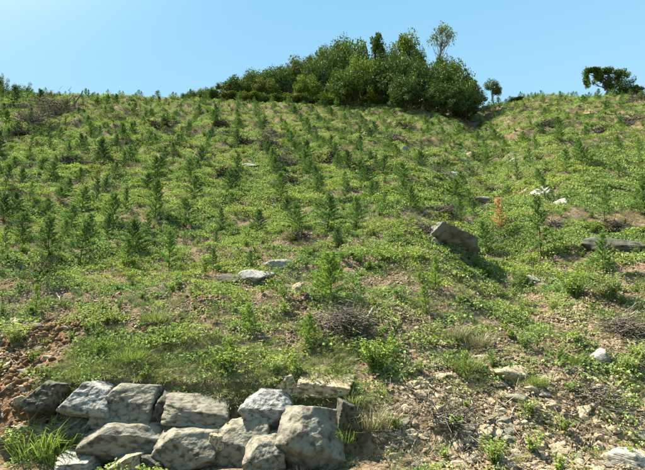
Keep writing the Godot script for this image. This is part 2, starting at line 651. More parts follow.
func make_rocks() -> void:
	make_rock_kinds()
	rng.seed = 50
	# the big leaning slab in the middle of the slope, dark face overhanging
	var p := hit(452, 250)
	var s := px(-p.z, 240)
	var slab := thing("leaning_slab", "big dark slab of rock leaning out of the slope with a sunlit top edge", "rock", p)
	rng.seed = 77
	var pl := [[Vector3(-0.9, 0.4, 0.1).normalized(), 0.74], [Vector3(0.5, 0.84, 0.2).normalized(), 0.58], [Vector3(0.08, -0.62, 0.78).normalized(), 0.36], [Vector3(0.95, 0.1, 0.2).normalized(), 0.92], [Vector3.DOWN, 0.95], [Vector3.FORWARD, 0.7], [Vector3(0.5, -0.3, 0.8).normalized(), 0.58], [Vector3(-0.5, -0.3, 0.8).normalized(), 0.6], [Vector3(0.8, 0.55, 0.1).normalized(), 0.78]]
	stone("slab", slab, rock_mesh(30, pl, 90.0, 0.11, 5), M.rock_slab, Vector3(0, 11.0 * s, -0.2), Vector3(31 * s, 19 * s, 0.8), Vector3(0.0, 0.05, 0.0))
	stone("prop_stone", slab, rock_kinds[2], M.rock_grey, Vector3(-17 * s, 4.0 * s, 0.1), Vector3(5 * s, 6 * s, 0.16), Vector3(0, 0.3, 0.2))
	rocks_at.append([p.x, -p.z, 1.0, "big dark leaning slab of rock"])
	loose_rock(616, 243, 48, 17, "rock_dark", "long low dark rock ledge lying across the right of the slope, pale on top", "rock_ledge", 1, "", 0.8)
	loose_rock(540, 193, 20, 9, "rock_pale", "whitish rounded rock lying in the weeds above a tall sapling")
	loose_rock(561, 203, 13, 8, "rock_pale", "small pale rock just below and beside a whitish rounded rock")
	loose_rock(525, 191, 10, 6, "rock_tan", "small tan rock touching the left side of a whitish rounded rock")
	loose_rock(463, 161, 12, 6, "rock_pale", "flat white rock in the gully below the wooded knoll")
	loose_rock(455, 174, 10, 6, "rock_pale", "white wedge of rock beside grey brush in the gully")
	loose_rock(471, 155, 9, 6, "rock_tan", "tan stone just above a flat white rock in the gully")
	loose_rock(511, 157, 18, 7, "rock_dark", "dark flat rock with a pale rim under the right hand hump")
	loose_rock(516, 158, 10, 3, "rock_pale", "thin pale flat stone resting against a dark flat rock")
	loose_rock(281, 262, 24, 9, "rock_grey", "long grey rock half buried on the lip of the middle bank")
	loose_rock(253, 274, 22, 10, "rock_grey", "grey rock half buried below a longer grey rock on the bank lip")
	loose_rock(230, 278, 20, 10, "rock_dark", "dark rock overgrown by weeds on the bank lip")
	loose_rock(297, 287, 9, 8, "rock_tan", "tan fist of stone in the dug soil below the bank lip")
	loose_rock(309, 296, 10, 8, "rock_dark", "dark clod of rock in the dug soil below the bank lip")
	loose_rock(362, 322, 7, 6, "rock_pale", "small white stone beside a long bare branch")
	loose_rock(532, 278, 12, 7, "rock_pale", "pale stone in the little gully below a tall sapling")
	loose_rock(601, 355, 17, 13, "rock_grey", "rounded light grey rock standing in the rubble slope")
	loose_rock(510, 371, 24, 11, "rock_tan", "broad flat tan rock set in the rubble slope")
	loose_rock(632, 455, 36, 15, "rock_pale", "broad pale stone at the edge of the rubble, foot of the slope")
	loose_rock(575, 338, 12, 8, "rock_tan", "tan stone wedged in soil beside broken roots")
	loose_rock(10, 321, 15, 6, "rock_tan", "flat tan stone on the red soil bank")
	loose_rock(404, 148, 9, 5, "rock_grey", "grey stone beside dark brush below the wooded knoll")
	loose_rock(590, 113, 11, 3, "rock_tan", "thin tan stone high on the right hand slope")
	loose_rock(596, 132, 14, 5, "rock_dark", "dark flat rock high on the right hand slope")
	loose_rock(485, 198, 12, 6, "rock_brown", "brownish rock just above the orange sapling")
	loose_rock(455, 207, 12, 8, "rock_dark", "dark mossy rock just above the big leaning slab")
	loose_rock(250, 165, 12, 5, "rock_grey", "grey stone beside the line of old branches")
	# stones of the rubble: they differ by nothing but their place
	rng.seed = 51
	var placed := 0
	var tries := 0
	while placed < 170 and tries < 1500:
		tries += 1
		var u := rng.randf_range(365, 655)
		var v := rng.randf_range(352, 476)
		var q := hit(u, v)
		var b := bare_at(q.x, q.z)
		if b.x < 0.45 or rng.randf() > b.x:
			continue
		var hue := rng.randi() % 5
		var wd := rng.randf_range(6, 11) * (1.0 if rng.randf() < 0.85 else 1.5)
		loose_rock(u, v, wd, wd * rng.randf_range(0.28, 0.6), ["chip", "chip", "rock_tan", "rock_tan", "rock_brown"][hue], ("large " if wd > 13.0 else "small " if wd < 9.0 else "") + ["angular tan", "angular tan", "ochre", "ochre", "dull brown"][hue] + " stone among the loose rubble at the foot of the slope", "rubble_stone", -1, "stones of the rubble slope")
		placed += 1
	placed = 0
	tries = 0
	while placed < 26 and tries < 400:
		tries += 1
		var u := rng.randf_range(-5, 120)
		var v := rng.randf_range(310, 440)
		var q := hit(u, v)
		var b := bare_at(q.x, q.z)
		if b.x < 0.5:
			continue
		var wd := rng.randf_range(6, 11)
		loose_rock(u, v, wd, wd * rng.randf_range(0.4, 0.7), ["rock_brown", "rock_tan", "chip"][rng.randi() % 3], "small brown stone lying on the red soil bank beside the wall", "bank_stone", -1, "stones of the red soil bank")
		placed += 1


# ---------------------------------------------------------------- plants
func scatter(called: String, label: String, category: String, mesh: Mesh, m: Material, xf: Array, cols: PackedColorArray) -> void:
	if xf.is_empty():
		return
	var mm := MultiMesh.new()
	mm.transform_format = MultiMesh.TRANSFORM_3D
	mm.use_colors = true
	mm.mesh = mesh
	mm.instance_count = xf.size()
	for k in xf.size():
		mm.set_instance_transform(k, xf[k])
		mm.set_instance_color(k, cols[k])
	var o := MultiMeshInstance3D.new()
	o.name = numbered(called)
	o.multimesh = mm
	o.material_override = m
	add_child(o)
	tag(o, label, category, "", "stuff")


func cover_mesh(sd: int, leaves: int, r: float, h: float, l0: float, l1: float, wide: float) -> ArrayMesh:
	rng.seed = sd
	var G := Geo.new()
	for k in leaves:
		var a := rng.randf() * TAU
		var q := sqrt(rng.randf())
		var p := Vector3(cos(a) * q * r, 0, sin(a) * q * r)
		p.y = h * (1.0 - q * q * 0.7) * rng.randf_range(0.15, 1.0)
		var out := Vector3(cos(a), rng.randf_range(-0.3, 0.7), sin(a)).lerp(rv(), 0.6).normalized()
		var nn := (Vector3.UP * 0.8 + rv() * 0.75).normalized()
		if absf(out.dot(nn)) > 0.95:
			continue
		var l := rng.randf_range(l0, l1)
		G.leaf(p, out, nn, l, l * wide, tone(0.5, 1.0, 0.12))
	return G.mesh()


func weed_mesh(sd: int, stems: int, h: float, l: float) -> ArrayMesh:
	rng.seed = sd
	var G := Geo.new()
	for s in stems:
		var a := rng.randf() * TAU
		var lean := Vector3(cos(a), 0, sin(a)) * rng.randf_range(0.1, 0.8)
		var hh := h * rng.randf_range(0.55, 1.0)
		var top := Vector3(0, hh, 0) + lean * hh
		G.tube([lean * 0.05, top * 0.5 + lean * 0.03, top], [0.004, 0.003, 0.0015], 3, Color(0.7, 0.75, 0.6))
		var n := int(hh / h * 11.0) + 3
		for k in n:
			var t := 0.15 + 0.85 * (k + rng.randf()) / n
			var b := rng.randf() * TAU
			var dir := Vector3(cos(b), rng.randf_range(-0.1, 0.6), sin(b)).normalized()
			G.leaf(top * t, dir, (Vector3.UP + rv() * 0.5).normalized(), l * rng.randf_range(0.6, 1.1), l * 0.42, tone(0.55, 1.0, 0.12))
	return G.mesh()


func grass_mesh(sd: int, n: int, h: float, spread: float, w: float) -> ArrayMesh:
	rng.seed = sd
	var G := Geo.new()
	for k in n:
		var a := rng.randf() * TAU
		var q := rng.randf() * spread
		var p := Vector3(cos(a) * q, -0.02, sin(a) * q)
		var dir := (Vector3.UP + Vector3(cos(a), 0, sin(a)) * rng.randf_range(0.1, 0.7) + rv() * 0.25).normalized()
		var bend := (Vector3(dir.x, -0.25, dir.z) + rv() * 0.3).normalized()
		G.blade(p, dir, bend, h * rng.randf_range(0.5, 1.1), w, tone(0.5, 1.0, 0.12))
	return G.mesh()


func place(x: float, z: float, size: float, tilt := 0.5) -> Transform3D:
	var up := up_at(x, z, 0.12).lerp(Vector3.UP, 1.0 - tilt).normalized()
	var b := Basis(Quaternion(Vector3.UP, up)) * Basis(Vector3.UP, rng.randf() * TAU)
	b = b.scaled(Vector3.ONE * size)
	return Transform3D(b, on(x, z))


func crest(x: float, d: float) -> float:             # where the plantation ends, ahead of the camera
	var u := 322.5 + x / d * foc
	return 58.0 if u < 520.0 else 64.0


func make_cover() -> void:
	var leaf_small := [cover_mesh(1, 80, 0.20, 0.13, 0.035, 0.06, 0.62), cover_mesh(2, 80, 0.22, 0.17, 0.035, 0.065, 0.55), cover_mesh(3, 70, 0.2, 0.12, 0.04, 0.07, 0.75)]
	var leaf_big := [cover_mesh(4, 90, 0.42, 0.26, 0.075, 0.13, 0.65), cover_mesh(5, 90, 0.45, 0.34, 0.08, 0.13, 0.6)]
	var weeds := [weed_mesh(6, 9, 0.34, 0.085), weed_mesh(7, 12, 0.42, 0.075)]
	var grass := [grass_mesh(8, 46, 0.26, 0.10, 0.006), grass_mesh(9, 60, 0.34, 0.14, 0.007)]
	var xs := [[], [], [], [], [], [], [], [], [], []]
	var cs := []
	for k in 10:
		cs.append(PackedColorArray())
	rng.seed = 400
	var d := 5.2
	while d < 72.0:
		var step := 0.105 if d < 10.0 else 0.105 * pow(d / 10.0, 0.72)
		var x := -0.95 * d - 1.0
		while x < 0.95 * d + 1.0:
			var X := x + rng.randf_range(-0.6, 0.6) * step
			var D := d + rng.randf_range(-0.6, 0.6) * step
			x += step
			if D > crest(X, D) + 6.0:
				continue
			var b := bare_at(X, -D)
			var w := wall_mask(X)
			if w > 0.2 and D > 6.0 and D < 7.3:
				if rng.randf() < 0.75:
					continue
			var patch := ncol.get_noise_2d(X * 1.0, D)          # -1..1, slow
			var gap := n2.get_noise_2d(X * 2.0 + 70.0, D * 2.0)
			var dens := (1.0 - b.x * 0.97) * (1.0 if gap > -0.06 else 0.22)
			if D < 6.4:
				dens *= 0.75 * smoothstep(-2.9, -3.5, X) + 0.12
			var near := 1.0 - smoothstep(10.0, 15.0, D)         # foreground bank: sparser, grassier
			dens *= 1.0 - 0.38 * near
			if rng.randf() > dens:
				if b.x > 0.3 and rng.randf() < 0.11 * (1.0 - 0.7 * b.y):
					var kx: int = [5, 6, 7, 8, 4, 0, 1, 2][rng.randi() % 8]
					xs[kx].append(place(X, -D, rng.randf_range(0.4, 0.85)))
					var t0 := rng.randf_range(0.7, 1.0)
					cs[kx].append(Color(t0, t0, t0 * 0.9))
				continue
			var kind := 0
			var r := rng.randf()
			var grassy := clampf(near * 0.62 + 0.25 * n2.get_noise_2d(X + 13.0, D - 7.0), 0.0, 0.85)
			if D < 6.6 and X < -2.5:
				grassy = 0.8
			if r < grassy:
				var dry := n2.get_noise_2d(X * 0.8 - 31.0, D * 0.8) + 0.12 * b.x
				if dry > 0.02:
					kind = 7 + rng.randi() % 2
				else:
					kind = 5 + rng.randi() % 2
			elif rng.randf() < 0.06 + 0.05 * near + (0.10 if patch < -0.15 else 0.0):
				kind = 9 if rng.randf() < 0.5 else 4
			else:
				var sp1 := n2.get_noise_2d(X * 0.42 + 200.0, D * 0.42) + rng.randf_range(-0.12, 0.12)
				kind = 0 if sp1 < -0.1 else 1 if sp1 < 0.1 else 2
				if D > 13.0 and n2.get_noise_2d(X * 0.5 - 90.0, D * 0.5 + 33.0) + rng.randf_range(-0.1, 0.1) > 0.2:
					kind = 5 + rng.randi() % 4
				elif D > 24.0 and rng.randf() < 0.75 * smoothstep(24.0, 40.0, D):
					kind = 3
			var sz := rng.randf_range(0.65, 1.25)
			if kind < 3:
				sz *= 1.0 + 0.5 * smoothstep(12.0, 24.0, D)
			elif kind >= 4:
				sz *= 0.72 + 0.6 * smoothstep(14.0, 40.0, D)
			if kind == 3:
				sz *= 0.78
			if kind >= 5 and kind <= 8:
				sz *= 0.85
			xs[kind].append(place(X, -D, sz))
			var yellow := clampf(0.5 + patch * 0.9 + rng.randf_range(-0.25, 0.25), 0.0, 1.0)
			var br := rng.randf_range(0.72, 1.0)
			if kind == 2:
				br *= 0.86
			elif kind == 1:
				yellow = minf(yellow + 0.2, 1.0)
			cs[kind].append(Color(lerpf(0.66, 0.97, yellow) * br, lerpf(0.80, 0.98, yellow) * br, lerpf(0.85, 0.8, yellow) * br))
		d += step
	for q in 700:
		var X := rng.randf_range(-4.2, 0.5)
		var D := 7.28 + 1.3 * pow(rng.randf(), 1.4)
		var kd := 5 + rng.randi() % 2 if rng.randf() < 0.68 else 7 + rng.randi() % 2
		xs[kd].append(place(X, -D, rng.randf_range(0.4, 0.8)))
		var t1 := rng.randf_range(0.75, 1.0)
		cs[kd].append(Color(t1 * 0.95, t1, t1 * 0.85))
	var meshes := [leaf_small[0], leaf_small[1], leaf_small[2], leaf_big[0], weeds[0], grass[0], grass[1], grass[0], grass[1], weeds[1]]
	var mats := [M.cover, M.cover, M.cover, M.cover, M.weed, M.grass, M.grass, M.straw, M.straw, M.weed]
	var names := ["creeping_ground_cover", "creeping_ground_cover", "creeping_ground_cover", "ground_cover", "weeds", "grass", "grass", "dry_grass", "dry_grass", "weeds"]
	var labels := ["low yellow green creeping leaves matted over the slope", "narrow leaved yellow green creeper matted over the slope", "round leaved yellow green creeper matted over the slope", "bright green leafy mat covering the high slope", "short dark green leafy weeds between the creepers", "short fine green grass tufts on the bank", "longer green grass tufts on the bank", "short straw coloured dry grass on the bank", "longer straw coloured dry grass on the bank", "taller dark green leafy weeds between the creepers"]
	var total := 0
	for k in 10:
		scatter(names[k], labels[k], ["ground cover", "ground cover", "ground cover", "ground cover", "weeds", "grass", "grass", "grass", "grass", "weeds"][k], meshes[k], mats[k], xs[k], cs[k])
		total += xs[k].size()
	print("cover ", total)


func make_litter() -> void:                           # clods, chips and dead leaves on the bare soil
	rng.seed = 410
	var chip := rock_mesh(3, block_planes(9, 0.6), 30.0, 0.1, 3)
	var clod := rock_mesh(4, block_planes(8, 0.7), 14.0, 0.35, 4)
	var G := Geo.new()
	for k in 14:
		var a := rng.randf() * TAU
		G.leaf(Vector3(rng.randf_range(-0.1, 0.1), rng.randf_range(0.0, 0.03), rng.randf_range(-0.1, 0.1)), Vector3(cos(a), rng.randf_range(-0.1, 0.3), sin(a)).normalized(), (Vector3.UP + rv() * 0.5).normalized(), rng.randf_range(0.03, 0.07), 0.03, tone(0.5, 1.0, 0.1), -0.3)
	for k in 5:
		var a := rng.randf() * TAU
		var p := Vector3(rng.randf_range(-0.1, 0.1), 0.01, rng.randf_range(-0.1, 0.1))
		G.tube([p, p + Vector3(cos(a) * 0.12, rng.randf_range(-0.01, 0.05), sin(a) * 0.12)], [0.004, 0.002], 3, Color(0.8, 0.8, 0.8))
	var lit := G.mesh()
	var xs := [[], [], []]
	var cs := [PackedColorArray(), PackedColorArray(), PackedColorArray()]
	var mats := [M.chip.duplicate(), M.chip.duplicate(), M.litter]
	mats[0].vertex_color_use_as_albedo = true
	mats[1].vertex_color_use_as_albedo = true
	for k in 80000:
		var D := 5.5 + 10.5 * sqrt(rng.randf())
		var X := rng.randf_range(-0.85, 0.85) * D
		var b := bare_at(X, -D)
		if rng.randf() > b.x * b.x:
			if rng.randf() < 0.04 and D > 7.6:
				xs[2].append(place(X, -D, rng.randf_range(0.6, 1.4), 1.0))
				cs[2].append(Color(0.8, 0.8, 0.8))
			continue
		var r := rng.randf()
		if r < lerpf(0.5, 0.16, b.y):
			var t := place(X, -D, 1.0, 1.0)
			var s := rng.randf_range(0.012, 0.04)
			if rng.randf() < 0.12:
				s *= 1.7
			t.basis = t.basis * Basis.from_euler(Vector3(rng.randf_range(-0.4, 0.4), 0, rng.randf_range(-0.4, 0.4))) * Basis.from_scale(Vector3(s * rng.randf_range(0.8, 1.5), s * rng.randf_range(0.35, 0.8), s))
			xs[0].append(t)
			var c := rng.randf_range(0.55, 1.0)
			cs[0].append(Color(c, c * lerpf(1.0, 0.74, b.y), c * lerpf(1.0, 0.52, b.y)))
		elif r < lerpf(0.72, 0.9, b.y):
			var t := place(X, -D, rng.randf_range(0.01, 0.045) * lerpf(1.0, 1.25, b.y), 1.0)
			xs[1].append(t)
			var c := rng.randf_range(0.35, 0.7)
			cs[1].append(Color(c * lerpf(1.0, 0.8, b.y), c * lerpf(0.92, 0.6, b.y), c * lerpf(0.82, 0.44, b.y)))
		else:
			xs[2].append(place(X, -D, rng.randf_range(0.8, 1.9), 1.0))
			var c := rng.randf_range(0.6, 1.0)
			cs[2].append(Color(c, c, c))
	scatter("gravel", "small tan rock chips strewn over the bare soil", "gravel", chip, mats[0], xs[0], cs[0])
	scatter("soil_clods", "crumbled brown clods of earth on the bare soil", "soil", clod, mats[1], xs[1], cs[1])
	scatter("leaf_litter", "dead brown leaves and twigs lying on the bare soil", "leaf litter", lit, mats[2], xs[2], cs[2])


func sapling_meshes(sd: int, full: float, branches: int, needles: int) -> Array:   # a larch one metre high: [trunk, crown]
	rng.seed = sd
	var T := Geo.new()
	var C := Geo.new()
	var bend := Vector3(rng.randf_range(-0.05, 0.05), 0, rng.randf_range(-0.05, 0.05))
	var spine := func(t: float) -> Vector3: return Vector3(0, t, 0) + bend * sin(t * 2.6)
	var pts := []
	var rad := []
	for k in 7:
		var t := k / 6.0
		pts.append(spine.call(t * 0.98) - Vector3(0, 0.03 if k == 0 else 0.0, 0))
		rad.append(lerpf(0.013, 0.0025, t))
	T.tube(pts, rad, 6, Color(0.9, 0.85, 0.8))
	for k in branches:
		var t := 0.08 + 0.88 * pow((k + rng.randf()) / branches, 0.9)
		var a := k * 2.4 + rng.randf_range(-0.5, 0.5)
		var reach: float = (0.06 + 0.44 * full * (1.0 - t) * (0.55 + 0.45 * smoothstep(0.0, 0.25, t))) * rng.randf_range(0.6, 1.15)
		var out := Vector3(cos(a), lerpf(0.25, 0.9, t) + rng.randf_range(-0.15, 0.2), sin(a)).normalized()
		var p0: Vector3 = spine.call(t)
		var p1 := p0 + out * reach * 0.55
		var p2 := p0 + out * reach + Vector3(0, reach * rng.randf_range(-0.12, 0.12), 0)
		T.tube([p0, p1, p2], [0.004, 0.003, 0.0012], 3, Color(0.8, 0.7, 0.6))
		var n := int(needles * (0.4 + reach * 3.0))
		for j in n:
			var s := 0.12 + 0.9 * rng.randf()
			var q := p0.lerp(p1, s * 2.0) if s < 0.5 else p1.lerp(p2, s * 2.0 - 1.0)
			var dir := (out * 0.5 + rv() * 0.9 + Vector3.UP * 0.25).normalized()
			var nn := rv()
			if absf(nn.dot(dir)) > 0.9:
				nn = Vector3(dir.y, -dir.x, dir.z)
			C.leaf(q, dir, nn, rng.randf_range(0.035, 0.07), 0.013, tone(0.5, 1.0, 0.14), 0.0)
	for j in needles:
		var t := rng.randf_range(0.75, 1.0)
		var dir := (rv() + Vector3.UP * 0.7).normalized()
		C.leaf(spine.call(t), dir, Vector3(dir.y, -dir.x, dir.z + 0.1).normalized(), rng.randf_range(0.03, 0.05), 0.010, tone(0.55, 1.0, 0.12), 0.0)
	return [T.mesh(), C.mesh()]


# base x, base y, height in photo pixels
const SAPLINGS := [
	[4, 253, 26], [21, 241, 27], [15, 214, 20], [29, 205, 22], [46, 217, 18], [49, 257, 35], [81, 213, 26], [95, 205, 25], [105, 196, 17],
	[68, 194, 15], [71, 231, 26], [63, 240, 19], [91, 245, 30], [106, 237, 24], [113, 227, 31], [80, 266, 42], [125, 212, 22], [126, 268, 28], [60, 203, 15],
	[155, 219, 36], [186, 229, 30], [193, 202, 26], [221, 233, 24], [229, 212, 19], [216, 245, 12], [257, 234, 22], [169, 272, 38], [136, 254, 32], [147, 237, 19],
	[213, 272, 22], [251, 269, 17], [183, 245, 13], [294, 228, 24], [327, 232, 34], [345, 208, 27], [356, 230, 30], [372, 200, 17], [383, 212, 17], [338, 248, 18],
	[316, 193, 16], [343, 190, 18], [403, 201, 22], [413, 209, 22], [462, 222, 22], [475, 220, 20], [490, 253, 30],
	[604, 224, 38], [603, 275, 38], [545, 199, 22], [435, 291, 32], [428, 316, 28], [35, 318, 30],
	[304, 350, 32], [250, 337, 30], [13, 107, 24], [37, 105, 15], [107, 107, 12], [116, 105, 11],
	[91, 137, 15], [60, 143, 15], [30, 150, 13], [101, 150, 13], [52, 177, 15], [113, 177, 15], [79, 182, 14], [585, 165, 26], [566, 172, 22],
	[645, 215, 30], [640, 170, 18], [560, 140, 14], [530, 165, 16], [395, 362, 28], [466, 385, 30],
]


func make_saplings() -> void:
	var kinds := []
	for k in 6:
		kinds.append(sapling_meshes(500 + k, [1.0, 1.2, 0.8, 1.4, 1.0, 0.6][k], [40, 46, 34, 48, 42, 26][k], [72, 78, 64, 80, 70, 56][k]))
	var low := sapling_meshes(520, 1.35, 26, 60)
	var mats := [M.larch_a, M.larch_b, M.larch_c]
	rng.seed = 530
	var spots := []                                   # [point, height, listed]
	for s in SAPLINGS:
		var p := hit(s[0], s[1])
		spots.append([p, clampf(s[2] * px(-p.z, s[1]) * 1.12, 0.45, 2.4), true])
	# the planting rows climb the slope, heading a little to the left
	var e := Vector2(-0.19, 1.0).normalized()
	var f := Vector2(e.y, -e.x)
	for a in range(-60, 61):
		for b in range(2, 54):
			var q := f * (a * 2.05) + e * (b * 1.5 + 0.4 * (a % 3))
			q += Vector2(rng.randf_range(-0.13, 0.13), rng.randf_range(-0.2, 0.2))
			var keep := rng.randf()
			var size := clampf(rng.randfn(0.98, 0.24), 0.5, 1.55)
			var u := 322.5 + q.x / q.y * foc
			if q.y < 15.5 or absf(q.x) > q.y * 0.78 or q.y > crest(q.x, q.y) + 1.5:
				continue
			if q.y < 20.0 and (u > 380.0 or keep > 0.45):
				continue
			if keep > (0.86 if u < 400.0 else 0.52):
				continue
			if u > 395.0 and u < 490.0 and q.y > 50.0:
				continue
			var ok := true
			for s in spots:
				if s[2] and Vector2(s[0].x - q.x, -s[0].z - q.y).length() < 1.15:
					ok = false
					break
			for r in rocks_at:
				if ok and Vector2(r[0] - q.x, r[1] - q.y).length() < r[2]:
					ok = false
			if ok:
				spots.append([on(q.x, -q.y), size, false])
	spots.sort_custom(func(p, q): return p[1] / -p[0].z > q[1] / -q[0].z)
	var rest := []
	var cols := PackedColorArray()
	var k := 0
	for s in spots:
		var p: Vector3 = s[0]
		var d := -p.z
		if k >= 290:
			rest.append(Transform3D(Basis(Vector3.UP, rng.randf() * TAU).scaled(Vector3.ONE * s[1]), p))
			var c := rng.randf_range(0.7, 1.0)
			cols.append(Color(c, c, c))
			continue
		var u := 322.5 + p.x / d * foc
		var label := ""
		if d < 11.0:
			label = "fresh green larch sapling growing on the rough bank above the boulder wall"
		elif d < 14.5:
			label = "green larch sapling near the lip of the middle bank"
		elif d > 44.0:
			label = "small larch sapling on the high slope near the crest"
		elif u > 400.0:
			label = "young larch sapling in the rocky weeds right of the gully"
		elif d < 22.0:
			label = "bushy dark green larch sapling in the lower planting rows"
		else:
			label = "young larch sapling in the upper planting rows below the crest"
		var which := rng.randi() % 6
		label = label.replace("larch sapling", ["even", "bushy", "slim", "broad", "tapering", "thin"][which] + " larch sapling").replace("bushy dark green bushy", "bushy dark green").replace("bushy dark green", "dark green")
		if s[1] > 1.25:
			label = "tall " + label.replace("small ", "")
		elif s[1] < 0.85:
			label = "short " + label.replace("small ", "")
		var close := 2.2
		for q in rocks_at:
			var far := Vector2(q[0] - p.x, q[1] + p.z).length()
			if q.size() > 3 and far < close:
				close = far
				label = ("tall " if s[1] > 1.25 else "short " if s[1] < 0.85 else "") + ["even", "bushy", "slim", "broad", "tapering", "thin"][which] + " larch sapling beside the " + q[3]
		var o := thing("larch_sapling", label, "sapling", p, rng.randf() * TAU, "larch saplings planted on the hillside")
		o.scale = Vector3(s[1], s[1], s[1]) * Vector3(rng.randf_range(0.85, 1.25), 1.0, rng.randf_range(0.85, 1.25))
		var kd: Array = kinds[which]
		o.rotation.x = rng.randfn(0.0, 0.06)
		o.rotation.z = rng.randfn(0.0, 0.06)
		part("trunk", kd[0], M.bark, o)
		var m: Material = mats[rng.randi() % 3]
		if d < 11.5:
			m = M.larch_fresh
		elif u > 400.0 and rng.randf() < 0.6:
			m = M.larch_b
		part("crown", kd[1], m, o)
		k += 1
	scatter("sapling_stand", "many tiny larch saplings dotted over the highest part of the slope", "saplings", low[1], M.larch_far, rest, cols)
	print("saplings ", k, " rest ", rest.size())
	# single ones that stand out
	var one := [
		[500, 233, 33, "larch_dead", "larch sapling with withered orange needles beside the leaning slab", 5],
		[541, 261, 62, "larch_b", "tallest thin larch sapling, standing between two pale stones and the rock ledge", 5],
		[332, 303, 47, "larch_fresh", "broad light green larch sapling on the lip above the dug soil", 3],
	]
	for s in one:
		var p := hit(s[0], s[1])
		var h: float = s[2] * px(-p.z, s[1]) * 1.1
		var o := thing("larch_sapling", s[4], "sapling", p, 0.4, "larch saplings planted on the hillside")
		o.scale = Vector3(h * 1.15, h, h * 1.15)
		part("trunk", kinds[s[5]][0], M.bark, o)
		part("crown", kinds[s[5]][1], M[s[3]], o)


func make_clumps() -> void:                            # tufts and bushes one can count on the bank
	var tuft := grass_mesh(601, 260, 0.55, 0.26, 0.009)
	var bush := weed_mesh(602, 26, 0.5, 0.075)
	var bush2 := weed_mesh(603, 34, 0.42, 0.06)
	var mound := cover_mesh(604, 420, 0.5, 0.42, 0.04, 0.075, 0.55)
	rng.seed = 605
	var list := [
		# u, v base, height px, kind, material, label
		[45, 452, 48, 0, "weed", "tall dark green grass clump growing in front of the wall's end boulder", "grass_clump"],
		[62, 462, 30, 0, "weed", "dark green grass clump at the wall foot beside a flat pale stone", "grass_clump"],
		[12, 452, 24, 1, "cover", "yellow green weed clump on the ground below the red soil bank", "weed_clump"],
		[88, 462, 16, 1, "cover", "little bright weed clump at the foot of the lower wall boulders", "weed_clump"],
		[14, 345, 26, 1, "cover", "yellow green weed clump on top of the red soil bank", "weed_clump"],
		[98, 322, 20, 3, "weed", "low dark green bush on the bank beside red soil", "bush"],
		[158, 322, 24, 0, "grass", "grass tussock on the grey grassy mound of the bank", "grass_clump"],
		[130, 362, 24, 0, "weed", "dark grass tussock on the bank right above the wall", "grass_clump"],
		[105, 352, 22, 0, "weed", "dark grass tussock on the bank above the pointed boulder", "grass_clump"],
		[75, 378, 14, 0, "grass", "short grass tussock hanging over the pointed boulder", "grass_clump"],
		[165, 345, 22, 3, "weed", "dark bush in the hollow of the grassy mound", "bush"],
		[190, 340, 20, 3, "weed", "dark bush under the edge of the grassy mound", "bush"],
		[222, 300, 20, 3, "weed", "dark bush below the overgrown rock on the bank lip", "bush"],
		[245, 318, 16, 1, "cover", "bright weed clump below the grey rock on the bank lip", "weed_clump"],
		[275, 375, 20, 2, "cover", "bright weed clump just above the tan wall stones", "weed_clump"],
		[225, 372, 26, 2, "weed", "green weed clump above the middle of the wall", "weed_clump"],
		[375, 372, 34, 2, "weed", "tall green weed clump below the long bare branch", "weed_clump"],
		[352, 405, 22, 0, "grass", "grass tussock spilling over the wall's right end", "grass_clump"],
		[372, 425, 34, 0, "straw", "drooping dry grass clump at the wall's right end", "grass_clump"],
		[345, 440, 26, 0, "weed", "green grass clump against the largest boulder", "grass_clump"],
		[330, 465, 18, 0, "weed", "short green grass clump at the foot of the largest boulder", "grass_clump"],
		[465, 370, 26, 0, "grass", "green grass tussock at the top of the rubble slope", "grass_clump"],
		[478, 345, 24, 0, "straw", "dry grass tussock on the little ridge above the rubble", "grass_clump"],
		[455, 338, 22, 0, "straw", "grey dry grass tussock under the fresh saplings", "grass_clump"],
		[430, 345, 20, 3, "weed", "dark low bush under the fresh saplings", "bush"],
		[575, 298, 30, 2, "weed", "bushy green weed clump above the broken roots", "weed_clump"],
		[610, 300, 28, 2, "grass", "broad pale green weed clump above the broken roots", "weed_clump"],
		[555, 312, 18, 1, "cover", "yellowish weed clump beside the little gully", "weed_clump"],
		[630, 372, 18, 1, "cover", "yellow green weed clump right of the rounded grey rock", "weed_clump"],
		[640, 360, 18, 1, "cover", "yellow green weed clump above the rounded grey rock", "weed_clump"],
		[570, 365, 18, 0, "weed", "small grass clump left of the rounded grey rock", "grass_clump"],
		[535, 385, 18, 0, "weed", "small grass clump below the broad flat tan rock", "grass_clump"],
		[530, 415, 16, 2, "weed", "small green weed clump in the middle of the rubble", "weed_clump"],
		[495, 465, 26, 2, "weed", "green weed clump at the bottom of the rubble", "weed_clump"],
		[620, 405, 16, 3, "weed", "low dark bush beside the fallen log", "bush"],
		[42, 282, 18, 3, "tree_dark", "dark brown green bush among the lower planting rows", "bush"],
		[405, 238, 14, 3, "weed", "dark bush left of the leaning slab", "bush"],
		[395, 262, 20, 3, "weed", "dark bush below the grey brush heap", "bush"],
		[415, 262, 16, 1, "cover", "bright weed clump below the leaning slab", "weed_clump"],
		[375, 258, 18, 3, "weed", "dark bush on the lip of the middle bank", "bush"],
		[508, 240, 16, 3, "tree_dark", "dark bush right beside the orange sapling", "bush"],
	]
	for s in list:
		var p := hit(s[0], s[1])
		var h: float = s[2] * px(-p.z, s[1])
		var mesh: Mesh = [tuft, bush, bush2, mound][s[3]]
		var unit: float = [0.5, 0.48, 0.4, 0.4][s[3]]
		var o := single(s[6], mesh, M[s[4]], s[5], "grass" if s[3] == 0 else "bush")
		var k := h / unit
		o.transform = Transform3D(Basis(Vector3.UP, rng.randf() * TAU).scaled(Vector3(k * 1.15, k, k * 1.15)), p)


